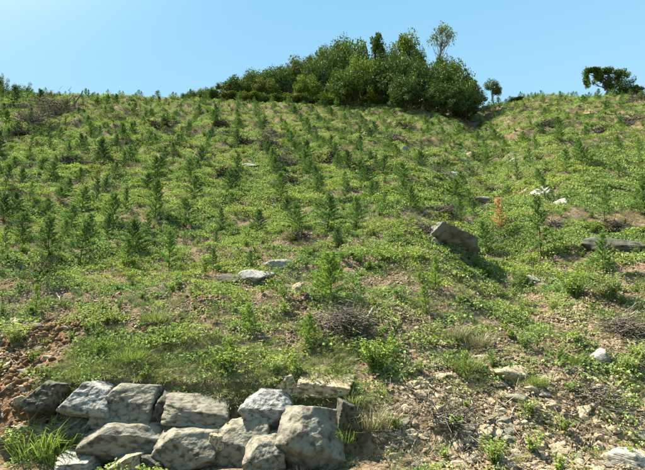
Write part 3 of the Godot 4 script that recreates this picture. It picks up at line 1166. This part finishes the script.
# ---------------------------------------------------------------- dead wood
func stick(G: Geo, a: Vector3, b: Vector3, r: float, wob: float, c: Color) -> void:
	var pts := []
	var rad := []
	for k in 5:
		var t := k / 4.0
		pts.append(a.lerp(b, t) + rv() * wob * (0.0 if k == 0 else 1.0))
		rad.append(lerpf(r, r * 0.35, t))
	G.tube(pts, rad, 5, c)


func brush(u: float, v: float, wpx: float, hpx: float, lean: float, n: int, label: String, m := "dead_wood") -> void:
	var p := hit(u, v)
	var s := px(-p.z, v)
	var w := wpx * s
	var h := hpx * s
	var o := thing("brush_pile", label, "brush pile", p)
	rocks_at.append([p.x, -p.z, w * 0.4])
	for k in n:
		var G := Geo.new()
		var a := Vector3(rng.randf_range(-0.5, 0.5) * w, 0, rng.randf_range(-0.35, 0.25) * maxf(w, h) * 0.8)
		a.y = H(p.x + a.x, p.z + a.z) - p.y + rng.randf_range(0.0, 0.5) * h
		var dir := Vector3(rng.randf_range(-1, 1), rng.randf_range(-0.15, 0.35) + lean * 0.1, rng.randf_range(-0.7, 0.7)).normalized()
		var b := a + dir * minf(w, 3.0) * rng.randf_range(0.22, 0.45)
		b.y = maxf(b.y, H(p.x + b.x, p.z + b.z) - p.y + 0.02)
		stick(G, a, b, rng.randf_range(0.011, 0.028) * clampf(w, 0.7, 2.2), 0.03 * w, tone(0.45, 1.0, 0.05))
		part("branch", G.mesh(), M[m], o)
	var T := Geo.new()
	var tw := clampf(-p.z / 11.0, 1.0, 3.0)
	for k in n * 20:
		var a := Vector3(rng.randfn(0.0, 0.24) * w, 0, rng.randfn(0.0, 0.2) * maxf(w, h) * 0.7)
		a.y = H(p.x + a.x, p.z + a.z) - p.y + absf(rng.randfn(0.0, 0.4)) * h
		var b := a + (rv() * Vector3(1, 0.35, 1)).normalized() * rng.randf_range(0.15, 0.5) * sqrt(tw)
		b.y = maxf(b.y, H(p.x + b.x, p.z + b.z) - p.y)
		T.tube([a, a.lerp(b, 0.5) + rv() * 0.03, b], [0.007 * tw, 0.006 * tw, 0.003 * tw], 3, tone(0.35, 0.95, 0.06))
	part("twigs", T.mesh(), M[m], o).set_meta("kind", "stuff")


func make_dead_wood() -> void:
	rng.seed = 650
	brush(30, 126, 38, 24, 0.3, 30, "lower half of the big heap of grey cut branches below the left crest")
	brush(56, 114, 36, 22, 0.3, 30, "upper half of the big heap of grey cut branches below the left crest")
	brush(345, 333, 46, 30, 0.2, 26, "heap of fine grey twigs under the long bare branch on the bank")
	brush(268, 150, 22, 24, 0.2, 14, "upper part of the old branches lying in a line down the slope")
	brush(284, 168, 24, 16, 0.1, 14, "lower part of the old branches lying in a line down the slope")
	brush(425, 234, 36, 14, 0.1, 16, "grey brush heap left of the big leaning slab")
	brush(438, 176, 26, 11, 0.1, 12, "grey brush heap in the gully beside a white wedge of rock")
	brush(445, 212, 18, 8, 0.0, 8, "small grey brush heap above the leaning slab", "bark_grey")
	brush(633, 124, 26, 14, 0.1, 12, "grey brush heap high on the right edge of the slope")
	brush(637, 100, 30, 12, 0.1, 12, "brown brush heap on the crest beside the vine draped tree", "bark_grey")
	brush(160, 130, 24, 12, 0.0, 10, "dark brush heap on the upper left slope", "bark")
	brush(220, 126, 22, 8, 0.0, 8, "dark brush heap on the upper slope below the far hedge", "bark")
	brush(175, 148, 22, 9, 0.0, 8, "dark brush heap below another on the upper left slope", "bark")
	brush(110, 166, 30, 8, 0.0, 8, "dark brush strip across the left planting rows", "bark")
	brush(365, 173, 38, 9, 0.0, 10, "brown brush strip across the central planting rows", "bark")
	brush(285, 185, 28, 10, 0.0, 10, "dark brush below the line of old branches", "bark")
	brush(465, 132, 26, 9, 0.0, 8, "dark brush strip just right of the wooded knoll", "bark")
	brush(405, 128, 24, 8, 0.0, 8, "dark brush strip below the wooded knoll", "bark")
	brush(300, 240, 22, 10, 0.0, 8, "dark brush above the long grey rock", "bark")
	brush(20, 137, 18, 8, 0.0, 7, "dark brush added as shadow pocket just below the big heap of cut branches", "bark")  # this and the next small heaps are added to deepen shadows between plants
	brush(70, 162, 16, 8, 0.0, 7, "small dark brush heap added as shadow pocket in the left planting rows", "bark")
	brush(225, 174, 20, 8, 0.0, 8, "dark brush heap added as shadow pocket between the planting rows beside a grey stone", "bark")
	brush(395, 142, 22, 8, 0.0, 8, "grey brush heap added as shadow pocket beside a grey stone below the knoll", "bark_grey")
	brush(600, 133, 20, 7, 0.0, 7, "brown brush added as shadow pocket around the dark flat rock high on the right", "bark")
	brush(45, 277, 22, 12, 0.1, 10, "dark brush mound added as shadow pocket at the lower edge of the planting rows", "bark")
	brush(490, 192, 16, 6, 0.0, 6, "grey brush added as shadow pocket above the orange sapling", "bark_grey")
	brush(612, 231, 22, 8, 0.0, 8, "dark brush added as shadow pocket just above the long rock ledge", "bark")
	brush(555, 227, 18, 6, 0.0, 6, "grey brush added as shadow pocket beside the tallest thin sapling", "bark_grey")
	brush(245, 145, 20, 7, 0.0, 7, "dark brush added as shadow pocket beside the upper part of the old branches", "bark")
	brush(330, 160, 18, 6, 0.0, 6, "brown brush added as shadow pocket in the upper central planting rows", "bark")
	brush(545, 125, 18, 6, 0.0, 6, "brown brush added as shadow pocket below the right hand hump", "bark")  # last of the small heaps added for shadow pockets
	brush(625, 332, 38, 18, 0.1, 14, "tangle of broken roots and twigs at the right of the bank")
	brush(598, 400, 40, 10, 0.1, 9, "scatter of broken sticks around the fallen log")
	brush(450, 425, 40, 12, 0.0, 9, "scatter of broken sticks on the left part of the rubble")
	# single sticks and logs: two ends in the photograph
	var sticks := [
		[352, 344, 392, 303, 0.030, "long bare grey branch lying up the bank over fine twigs", "branch", "dead_wood", 0.10],
		[590, 411, 625, 391, 0.045, "weathered fallen log lying in the rubble", "log", "dead_wood", 0.05],
		[428, 386, 446, 397, 0.016, "thin pale stick on the left part of the rubble", "stick", "pale_wood", 0.04],
		[470, 440, 473, 398, 0.014, "curved pale stick standing up from the rubble", "stick", "pale_wood", 0.02],
		[506, 425, 520, 402, 0.014, "short pale stick in the middle of the rubble", "stick", "pale_wood", 0.03],
		[560, 345, 566, 352, 0.016, "short pale stick below the broken roots", "stick", "pale_wood", 0.03],
		[56, 295, 60, 305, 0.018, "short white stick standing in the red soil", "stick", "pale_wood", 0.06],
		[575, 310, 580, 325, 0.022, "pale broken root sticking out of the bank", "root", "pale_wood", 0.05],
		[620, 325, 638, 315, 0.02, "pale branch lying over the tangle of broken roots", "branch", "pale_wood", 0.08],
		[38, 122, 49, 114, 0.05, "whitish trunk piece on the heap of cut branches", "branch", "pale_wood", 0.35],
		[270, 140, 290, 178, 0.04, "long pale branch lying down the line of old branches", "branch", "pale_wood", 0.15],
	]
	for s in sticks:
		var a := hit(s[0], s[1])
		var b := hit(s[2], s[3])
		if a.distance_to(b) > 4.0:
			b = a + (b - a).normalized() * 4.0
		var G := Geo.new()
		var pts := []
		var rad := []
		for k in 9:
			var t := k / 8.0
			var q := a.lerp(b, t)
			q.y = maxf(q.y, H(q.x, q.z)) + s[8] * (0.4 + 0.6 * t)
			q += rv() * 0.018
			pts.append(q - a)
			rad.append(lerpf(s[4], s[4] * 0.5, t))
		pts.push_front(pts[0] + (pts[0] - pts[1]) * 0.05)
		rad.push_front(0.001)
		pts.append(pts[-1] + (pts[-1] - pts[-2]) * 0.05)
		rad.append(0.001)
		G.tube(pts, rad, 8, Color(1, 1, 1))
		for k in 2:
			var i0 := 3 + rng.randi() % 5
			G.tube([pts[i0], pts[i0] + (rv() + Vector3.UP * 0.5).normalized() * s[4] * 5.0], [s[4] * 0.45, s[4] * 0.15], 5, Color(0.9, 0.9, 0.9))
		var o := single(s[6], G.mesh(), M[s[7]], s[5], s[6])
		o.position = a
	# forked dead snag on the left crest
	var p := hit(74, 109)
	var s := px(-p.z, 100)
	var G := Geo.new()
	G.tube([Vector3(-1, -2, 0) * s, Vector3(0, 6, 0) * s, Vector3(2.5, 11, 0) * s, Vector3(6, 17, 0) * s, Vector3(6.6, 20, 0) * s], [1.1 * s, 0.95 * s, 0.8 * s, 0.7 * s, 0.5 * s], 7, Color(0.9, 0.9, 0.9))
	G.tube([Vector3(5, 15, 0) * s, Vector3(8, 13, 0.5) * s, Vector3(8.6, 8, 0.5) * s], [0.5 * s, 0.4 * s, 0.2 * s], 5, Color(0.9, 0.9, 0.9))
	G.tube([Vector3(1, 8, 0) * s, Vector3(-3, 10, 1) * s], [0.5 * s, 0.2 * s], 5, Color(0.9, 0.9, 0.9))
	var o := single("dead_snag", G.mesh(), M.bark_grey, "crooked dead snag standing against the sky on the left crest", "dead tree")
	o.position = p


# ---------------------------------------------------------------- trees
# A tree of unit size: crowns is a list of [x, y, z, rx, ry, rz]; leaves sit in clumps on limbs.
func tree_meshes(sd: int, crowns: Array, clumps: int, per: int, leaf: float, trunk_r: float, fork: float, lean := Vector3.ZERO, open := 0.0) -> Array:
	rng.seed = sd
	var T := Geo.new()
	var C := Geo.new()
	var top := 0.0
	for c in crowns:
		top = maxf(top, c[1])
	var spine := func(t: float) -> Vector3: return lean * t * t + Vector3(0.04 * sin(t * 5.0 + sd), t * top, 0.04 * cos(t * 4.0 + sd))
	var pts := []
	var rad := []
	for k in 7:
		pts.append(spine.call(k / 6.0) - Vector3(0, 0.06 if k == 0 else 0.0, 0))
		rad.append(lerpf(trunk_r, trunk_r * 0.3, k / 6.0))
	T.tube(pts, rad, 8, Color(0.9, 0.9, 0.9))
	for c in crowns:
		var mid := Vector3(c[0], c[1], c[2])
		var r := Vector3(c[3], c[4], c[5])
		for k in clumps:
			var dir := rv()
			if dir.y < -0.35:
				dir.y = -dir.y * 0.4
			dir = dir.normalized()
			var reach := rng.randf_range(0.4, 1.16)
			var q := mid + dir * r * reach * 0.86
			var cr := r * rng.randf_range(0.18, 0.36)
			if k % 3 == 0 or open > 0.0:
				var t := clampf(fork + rng.randf() * (0.95 - fork), 0.0, 1.0)
				var b: Vector3 = spine.call(t)
				var m := b.lerp(q, 0.55) + Vector3(0, -0.05, 0)
				T.tube([b, m, q], [trunk_r * 0.35, trunk_r * 0.2, trunk_r * 0.06], 5, Color(0.85, 0.85, 0.85))
			var shade := rng.randf_range(0.72, 1.0)       # clumps of older and younger leaves
			for j in per:
				var e := rv()
				var p := q + e * cr * pow(rng.randf(), 0.45)
				var along := (e + rv() * 0.8 + Vector3(0, -0.25, 0)).normalized()
				var nn := (e * 0.7 + Vector3.UP * 0.5 + rv() * 0.7).normalized()
				if absf(nn.dot(along)) > 0.93:
					continue
				var l := leaf * rng.randf_range(0.6, 1.2)
				var cc := tone(0.6, 1.0, 0.12)
				C.leaf(p, along, nn, l, l * 0.6, Color(cc.r * shade, cc.g * shade, cc.b * shade))
	return [T.mesh(), C.mesh()]


func plant_tree(kind: Array, u: float, d: float, vtop: float, wpx: float, unit_w: float, unit_h: float, m: String, label: String, called: String, group := "", base_v := -1.0, bark := "bark") -> void:
	var tall := at(u, vtop, d)
	var p := on(tall.x, -d)
	var h := maxf(tall.y - p.y, 0.6)
	var w := wpx * px(d, vtop)
	var o := thing(called, label, "tree" if called != "shrub" else "shrub", p, 0.0, group)
	var sx := w / unit_w
	var sy := h / unit_h
	var turn := rng.randf_range(-0.6, 0.6)
	var T := part("trunk", kind[0], M[bark], o)
	var C := part("crown", kind[1], M[m], o)
	var b := Basis.from_scale(Vector3(sx, sy, sx)) * Basis(Vector3.UP, turn)
	T.transform = Transform3D(b, Vector3(0, -0.1, 0))
	C.transform = Transform3D(b, Vector3(0, -0.1, 0))


func make_trees() -> void:
	# unit trees stand about one high; [crown centre and radii]
	var round_tree := tree_meshes(801, [[0, 0.62, 0, 0.46, 0.36, 0.46], [0.22, 0.42, 0.1, 0.3, 0.26, 0.3], [-0.25, 0.45, 0.05, 0.28, 0.26, 0.3]], 26, 76, 0.05, 0.03, 0.25)
	var bushy_tree := tree_meshes(802, [[0, 0.6, 0, 0.5, 0.38, 0.5], [0.1, 0.28, 0.15, 0.5, 0.28, 0.45], [-0.2, 0.3, 0.1, 0.42, 0.3, 0.4]], 30, 76, 0.05, 0.03, 0.15)
	var oval_tree := tree_meshes(803, [[0, 0.66, 0, 0.34, 0.33, 0.34], [0.12, 0.42, 0, 0.28, 0.26, 0.3], [-0.14, 0.8, 0.03, 0.2, 0.18, 0.2]], 30, 56, 0.042, 0.028, 0.25)
	var column := tree_meshes(804, [[0, 0.8, 0, 0.14, 0.2, 0.14], [0.02, 0.5, 0.0, 0.17, 0.3, 0.17], [-0.02, 0.25, 0.0, 0.16, 0.24, 0.16]], 22, 90, 0.04, 0.04, 0.2)
	var airy := tree_meshes(805, [[0.12, 0.83, 0, 0.26, 0.17, 0.24]], 34, 34, 0.028, 0.016, 0.6, Vector3(0.12, 0, 0), 1.0)
	var umbrella := tree_meshes(806, [[0, 0.74, 0, 0.38, 0.25, 0.36], [0.16, 0.58, 0, 0.26, 0.2, 0.26]], 26, 80, 0.042, 0.032, 0.45)
	var shrub := tree_meshes(807, [[0, 0.45, 0, 0.55, 0.45, 0.5], [0.3, 0.3, 0.1, 0.4, 0.3, 0.4]], 28, 70, 0.075, 0.03, 0.1)
	var draped := tree_meshes(808, [[0.02, 0.84, 0, 0.26, 0.15, 0.2], [0.34, 0.66, 0.05, 0.26, 0.2, 0.24], [0.36, 0.32, 0.05, 0.34, 0.3, 0.28], [-0.2, 0.6, 0, 0.11, 0.36, 0.12], [-0.34, 0.86, 0, 0.14, 0.09, 0.1], [-0.5, 0.52, 0, 0.075, 0.42, 0.09], [0.02, 0.4, 0, 0.12, 0.3, 0.14]], 22, 90, 0.036, 0.03, 0.3)
	rng.seed = 820
	var wood := "trees of the wooded knoll"
	# the named ones
	plant_tree(column, 377, 60, 35, 20, 0.4, 1.0, "tree_dark", "dark ivy clad column of a tree rising from the wooded knoll", "ivy_tree", wood)
	plant_tree(oval_tree, 409, 72, 34, 30, 0.72, 1.0, "tree_light", "bright green tree on the knoll top beside the dark ivy column", "leafy_tree", wood)
	plant_tree(airy, 436, 71, 26, 32, 0.56, 1.0, "tree_airy", "thin airy tree with a bare leaning trunk topping the knoll", "airy_tree", wood, -1.0, "bark_grey")
	plant_tree(umbrella, 492, 64, 80, 20, 0.85, 1.0, "tree_mid", "small umbrella shaped tree alone at the right end of the knoll", "small_tree", wood)
	plant_tree(draped, 605, 60, 66, 54, 1.25, 1.0, "tree_mid", "vine draped tree with a drooping arm alone on the right crest", "draped_tree", "")
	# the body of the knoll: u, distance, top row, width, kind, material, label
	var body := [
		[352, 70, 41, 48, bushy_tree, "tree_mid", "tall full tree on the knoll just left of the ivy column"],
		[332, 68, 50, 44, round_tree, "tree_mid", "round mid green tree on the left shoulder of the knoll"],
		[362, 60, 60, 44, bushy_tree, "tree_light", "lighter green tree in front of the ivy column"],
		[394, 58, 54, 46, bushy_tree, "tree_dark", "dense dark tree in front of the bright green tree"],
		[424, 56, 58, 48, bushy_tree, "tree_dark", "dense dark tree below the airy tree"],
		[452, 58, 60, 42, round_tree, "tree_mid", "rounded tree sloping down right of the airy tree"],
		[464, 55, 74, 34, bushy_tree, "tree_dark", "dark tree at the low right end of the knoll"],
		[442, 64, 56, 34, oval_tree, "tree_mid", "oval tree right behind the dense dark trees"],
		[386, 70, 50, 38, round_tree, "tree_olive", "olive tree between the ivy column and the bright tree"],
		[318, 64, 62, 40, bushy_tree, "tree_dark", "dark bushy tree low on the left shoulder of the knoll"],
		[345, 59, 74, 40, bushy_tree, "tree_mid", "low bushy tree at the front edge of the knoll"],
		[300, 70, 64, 38, round_tree, "tree_olive", "olive round tree on the hillside left of the knoll"],
		[280, 66, 72, 40, bushy_tree, "tree_dark", "dark bushy tree on the hillside left of the knoll"],
		[258, 68, 76, 38, bushy_tree, "tree_mid", "mid green bushy tree where the wood thins out to the left"],
		[238, 70, 81, 34, shrub, "tree_dark", "dark shrubby tree near the left end of the wood"],
		[405, 54, 74, 34, bushy_tree, "tree_dark", "dark tree hanging over the front edge of the knoll"],
		[440, 53, 80, 38, bushy_tree, "tree_dark", "dark tree leaning over the ground below the knoll"],
		[474, 60, 84, 22, round_tree, "tree_mid", "small round tree beside the umbrella shaped tree"],
		[308, 61, 82, 34, round_tree, "tree_light", "light green low tree at the front of the hillside wood"],
		[266, 62, 86, 32, round_tree, "tree_olive", "olive low tree at the front of the hillside wood"],
	]
	for b in body:
		plant_tree(b[4], b[0], b[1], b[2] - (7.0 if b[0] < 390 else 2.0 if b[0] < 415 else -1.0), b[3] * (0.9 if b[0] < 390 else 1.0), 1.05, 1.0, b[5], b[6], "leafy_tree", wood)
	var shr := [
		[372, 58.5, 95, 28, "tree_light", "light green shrub at the foot of the knoll's trees"], [392, 58.5, 97, 22, "tree_mid", "mid green shrub at the foot of the dense dark trees"], [330, 59, 92, 26, "tree_light", "light green shrub where the knoll meets the planting rows"],
		[310, 60, 94, 26, "tree_mid", "mid green shrub where the hillside wood meets the planting rows"], [292, 60, 95, 26, "tree_light", "light green shrub below the olive round tree"], [270, 60, 94, 26, "tree_mid", "mid green shrub below the hillside wood"],
		[250, 61, 93, 26, "tree_light", "light green shrub below the thinning wood"], [228, 62, 91, 22, "tree_olive", "olive shrub at the left end of the wood"], [186, 58, 93, 12, "tree_mid", "low round shrub on the left crest beside saplings"], [204, 62, 89, 18, "tree_light", "light green shrub on the crest left of the wood"], [212, 61, 86, 18, "tree_mid", "spindly shrub left of the wood on the crest"], [196, 60, 90, 14, "tree_olive", "lone small shrub on the left crest"],
		[462, 57, 100, 22, "tree_dark", "dark shrub at the right foot of the knoll"], [515, 60, 102, 14, "tree_dark", "dark shrub at the foot of the right hand hump"], [626, 60, 84, 22, "tree_mid", "bushy shrub right beside the vine draped tree"],
	]
	for b in shr:
		plant_tree(shrub, b[0], b[1], b[2], b[3], 1.15, 0.9, b[4], b[5], "shrub", "shrubs along the edge of the wood")
	# trees along the far ridge, small, in mid and olive greens
	var ridge := [[222, 96], [234, 92], [246, 90], [258, 86], [270, 82], [281, 79], [291, 76], [300, 72], [311, 68], [320, 65], [329, 56], [338, 54], [8, 92], [18, 95], [2, 89], [30, 96], [345, 52], [275, 84], [252, 89], [286, 80]]
	for k in ridge.size():
		var r: Array = ridge[k]
		plant_tree([round_tree, bushy_tree, oval_tree][k % 3], r[0], 122.0 + (k % 4) * 2.0, r[1] - 13.0, [14.0, 18.0, 12.0][k % 3], 1.0, 1.0, "tree_mid" if k % 2 else "tree_olive", ["small round olive", "small bushy green", "small oval olive", "small round green", "small bushy olive", "small oval green"][k % 6] + " tree standing along the far ridge line", "ridge_tree", "trees along the far ridge")
	var slope := [[300, 88, 74], [315, 90, 70], [285, 92, 82], [268, 90, 86], [250, 92, 91], [330, 85, 64], [345, 82, 58], [310, 78, 76], [290, 79, 82], [272, 80, 88], [255, 80, 90], [420, 86, 58], [398, 84, 56], [448, 82, 66]]
	for k in slope.size():
		var r: Array = slope[k]
		plant_tree([bushy_tree, round_tree, oval_tree][k % 3], r[0], r[1], r[2] - 8.0, 26.0, 1.05, 1.0, ["tree_olive", "tree_mid", "tree_light", "tree_dark"][k % 4], ["olive", "mid green", "light green", "dark green"][k % 4] + " tree filling the wooded hillside behind the crest", "leafy_tree", "trees filling the wooded hillside")


const BRUSH_SOIL := [
	[30, 123, 17, 0.2, 0.8, 0.95], [56, 112, 17, 0.2, 0.8, 0.95], [160, 128, 11, 0.3, 0.8, 0.9], [220, 125, 10, 0.3, 0.7, 0.85], [175, 147, 10, 0.3, 0.7, 0.85], [110, 165, 12, 0.3, 0.6, 0.8], [365, 172, 16, 0.4, 0.6, 0.85],
	[285, 184, 12, 0.2, 0.7, 0.85], [268, 148, 9, 0.2, 1.4, 0.9], [284, 167, 10, 0.2, 1.0, 0.9], [465, 131, 11, 0.2, 0.7, 0.8], [405, 127, 11, 0.2, 0.7, 0.8], [300, 239, 10, 0.2, 0.7, 0.85], [438, 175, 12, 0.2, 0.7, 0.9],
	[425, 233, 17, 0.2, 0.7, 0.9], [445, 211, 9, 0.2, 0.7, 0.9], [633, 122, 12, 0.2, 0.8, 0.9], [637, 100, 14, 0.2, 0.8, 0.9], [45, 275, 12, 0.3, 0.8, 0.8], [225, 172, 10, 0.3, 0.6, 0.8], [70, 160, 8, 0.3, 0.7, 0.8],
	[20, 135, 9, 0.3, 0.7, 0.8], [395, 140, 12, 0.3, 0.7, 0.8], [600, 130, 11, 0.3, 0.6, 0.7], [490, 190, 9, 0.3, 0.6, 0.7], [610, 228, 12, 0.3, 0.6, 0.7], [505, 215, 8, 0.3, 0.6, 0.6], [245, 144, 10, 0.3, 0.7, 0.8], [330, 159, 9, 0.3, 0.6, 0.8], [545, 124, 9, 0.3, 0.6, 0.8], [555, 225, 10, 0.3, 0.6, 0.6],
]


func make_bare() -> void:
	# photo x, y, radius in photo pixels, 0 tan or 1 red-brown, stretch uphill, strength
	var list := [
		[8, 375, 52, 1, 1.3, 1.0], [20, 340, 34, 1, 1.3, 0.9], [62, 328, 36, 1, 1.2, 0.85], [40, 405, 30, 1, 1.0, 0.9], [5, 420, 36, 1, 1.0, 0.9], [85, 312, 22, 1, 1.2, 0.6],
		[610, 420, 60, 0, 1.2, 1.0], [560, 435, 55, 0, 1.3, 1.0], [500, 440, 60, 0, 1.3, 0.95], [580, 385, 45, 0, 1.4, 0.95], [530, 395, 45, 0, 1.2, 0.85], [635, 350, 38, 0, 1.2, 0.75], [450, 405, 50, 0, 1.3, 0.85], [410, 440, 45, 0, 1.2, 0.85],
		[640, 460, 50, 0, 1.0, 0.95], [490, 352, 26, 0, 1.6, 0.8], [515, 338, 20, 0, 2.0, 0.85], [530, 300, 14, 0, 2.4, 0.7], [575, 330, 30, 0, 1.2, 0.7], [425, 345, 30, 0, 1.0, 0.55], [455, 465, 50, 0, 1.0, 0.95], [545, 465, 70, 0, 1.0, 1.0],
		[298, 308, 20, 0.5, 1.5, 0.9], [290, 345, 26, 0.3, 1.3, 0.75], [185, 378, 16, 0, 1.0, 0.9], [215, 385, 18, 0, 1.0, 0.6], [345, 328, 26, 0, 1.3, 0.6], [180, 300, 26, 0, 0.8, 0.45], [225, 302, 22, 0.2, 1.0, 0.5],
		[40, 114, 20, 0, 1.0, 0.5], [275, 158, 10, 0, 3.0, 0.7], [420, 233, 18, 0, 0.8, 0.6], [438, 174, 12, 0, 1.0, 0.6], [632, 120, 14, 0, 1.0, 0.6], [470, 140, 14, 0.2, 1.0, 0.4], [366, 172, 18, 0.5, 0.6, 0.5], [350, 236, 14, 0, 1.2, 0.5], [430, 380, 30, 0.2, 1.2, 0.6],
	]
	for b in list + BRUSH_SOIL:
		var p := hit(b[0], b[1])
		bare.append([p.x, -p.z, b[2] * px(-p.z, b[1]), b[3], b[4], b[5]])


func _ready() -> void:
	var cam := Camera3D.new()
	cam.name = "camera"
	cam.fov = FOV
	cam.near = 0.05
	cam.far = 4000.0
	cam.position = Vector3(0, EYE, 0)
	cam.rotation_degrees = Vector3(PITCH, 0, 0)
	add_child(cam)
	cam.current = true
	var env := Environment.new()
	env.background_mode = Environment.BG_SKY
	var sky := Sky.new()
	var sm := ProceduralSkyMaterial.new()
	sm.sky_top_color = Color(0.064, 0.168, 0.262).linear_to_srgb()
	sm.sky_horizon_color = Color(0.235, 0.325, 0.35).linear_to_srgb()
	sm.sky_curve = 0.3
	sm.ground_bottom_color = Color(0.06, 0.06, 0.04).linear_to_srgb()
	sm.ground_horizon_color = Color(0.16, 0.18, 0.18).linear_to_srgb()
	sm.sun_angle_max = 90.0
	sm.sun_curve = 0.15
	sky.sky_material = sm
	env.sky = sky
	env.tonemap_mode = Environment.TONE_MAPPER_LINEAR
	env.tonemap_exposure = 3.45
	env.sdfgi_enabled = true
	env.ssao_enabled = true
	env.ssil_enabled = true
	var we := WorldEnvironment.new()
	we.name = "world_environment"
	we.environment = env
	add_child(we)
	var sun := DirectionalLight3D.new()
	sun.name = "sun"
	sun.light_energy = 1.6
	sun.light_color = Color(1.0, 0.97, 0.91)
	sun.light_angular_distance = 0.5
	sun.shadow_enabled = true
	add_child(sun)
	sun.look_at_from_position(Vector3(-47, 78, -25), Vector3.ZERO)

	n1.seed = 3
	n1.frequency = 0.16
	n1.fractal_octaves = 2
	n2.seed = 4
	n2.frequency = 0.62
	n2.fractal_octaves = 3
	n3.seed = 5
	n3.frequency = 2.4
	n3.fractal_octaves = 3
	ncol.seed = 6
	ncol.frequency = 0.22
	ncol.fractal_octaves = 3
	nrock.seed = 8
	nrock.frequency = 0.8
	nrock.fractal_octaves = 3
	make_table()
	make_materials()
	make_bare()
	make_ground()
	print("ground ", Time.get_ticks_msec())
	make_wall()
	make_rocks()
	print("rocks ", Time.get_ticks_msec())
	make_trees()
	make_saplings()
	make_dead_wood()
	make_clumps()
	print("plants ", Time.get_ticks_msec())
	make_cover()
	make_litter()
	print("done ", Time.get_ticks_msec())
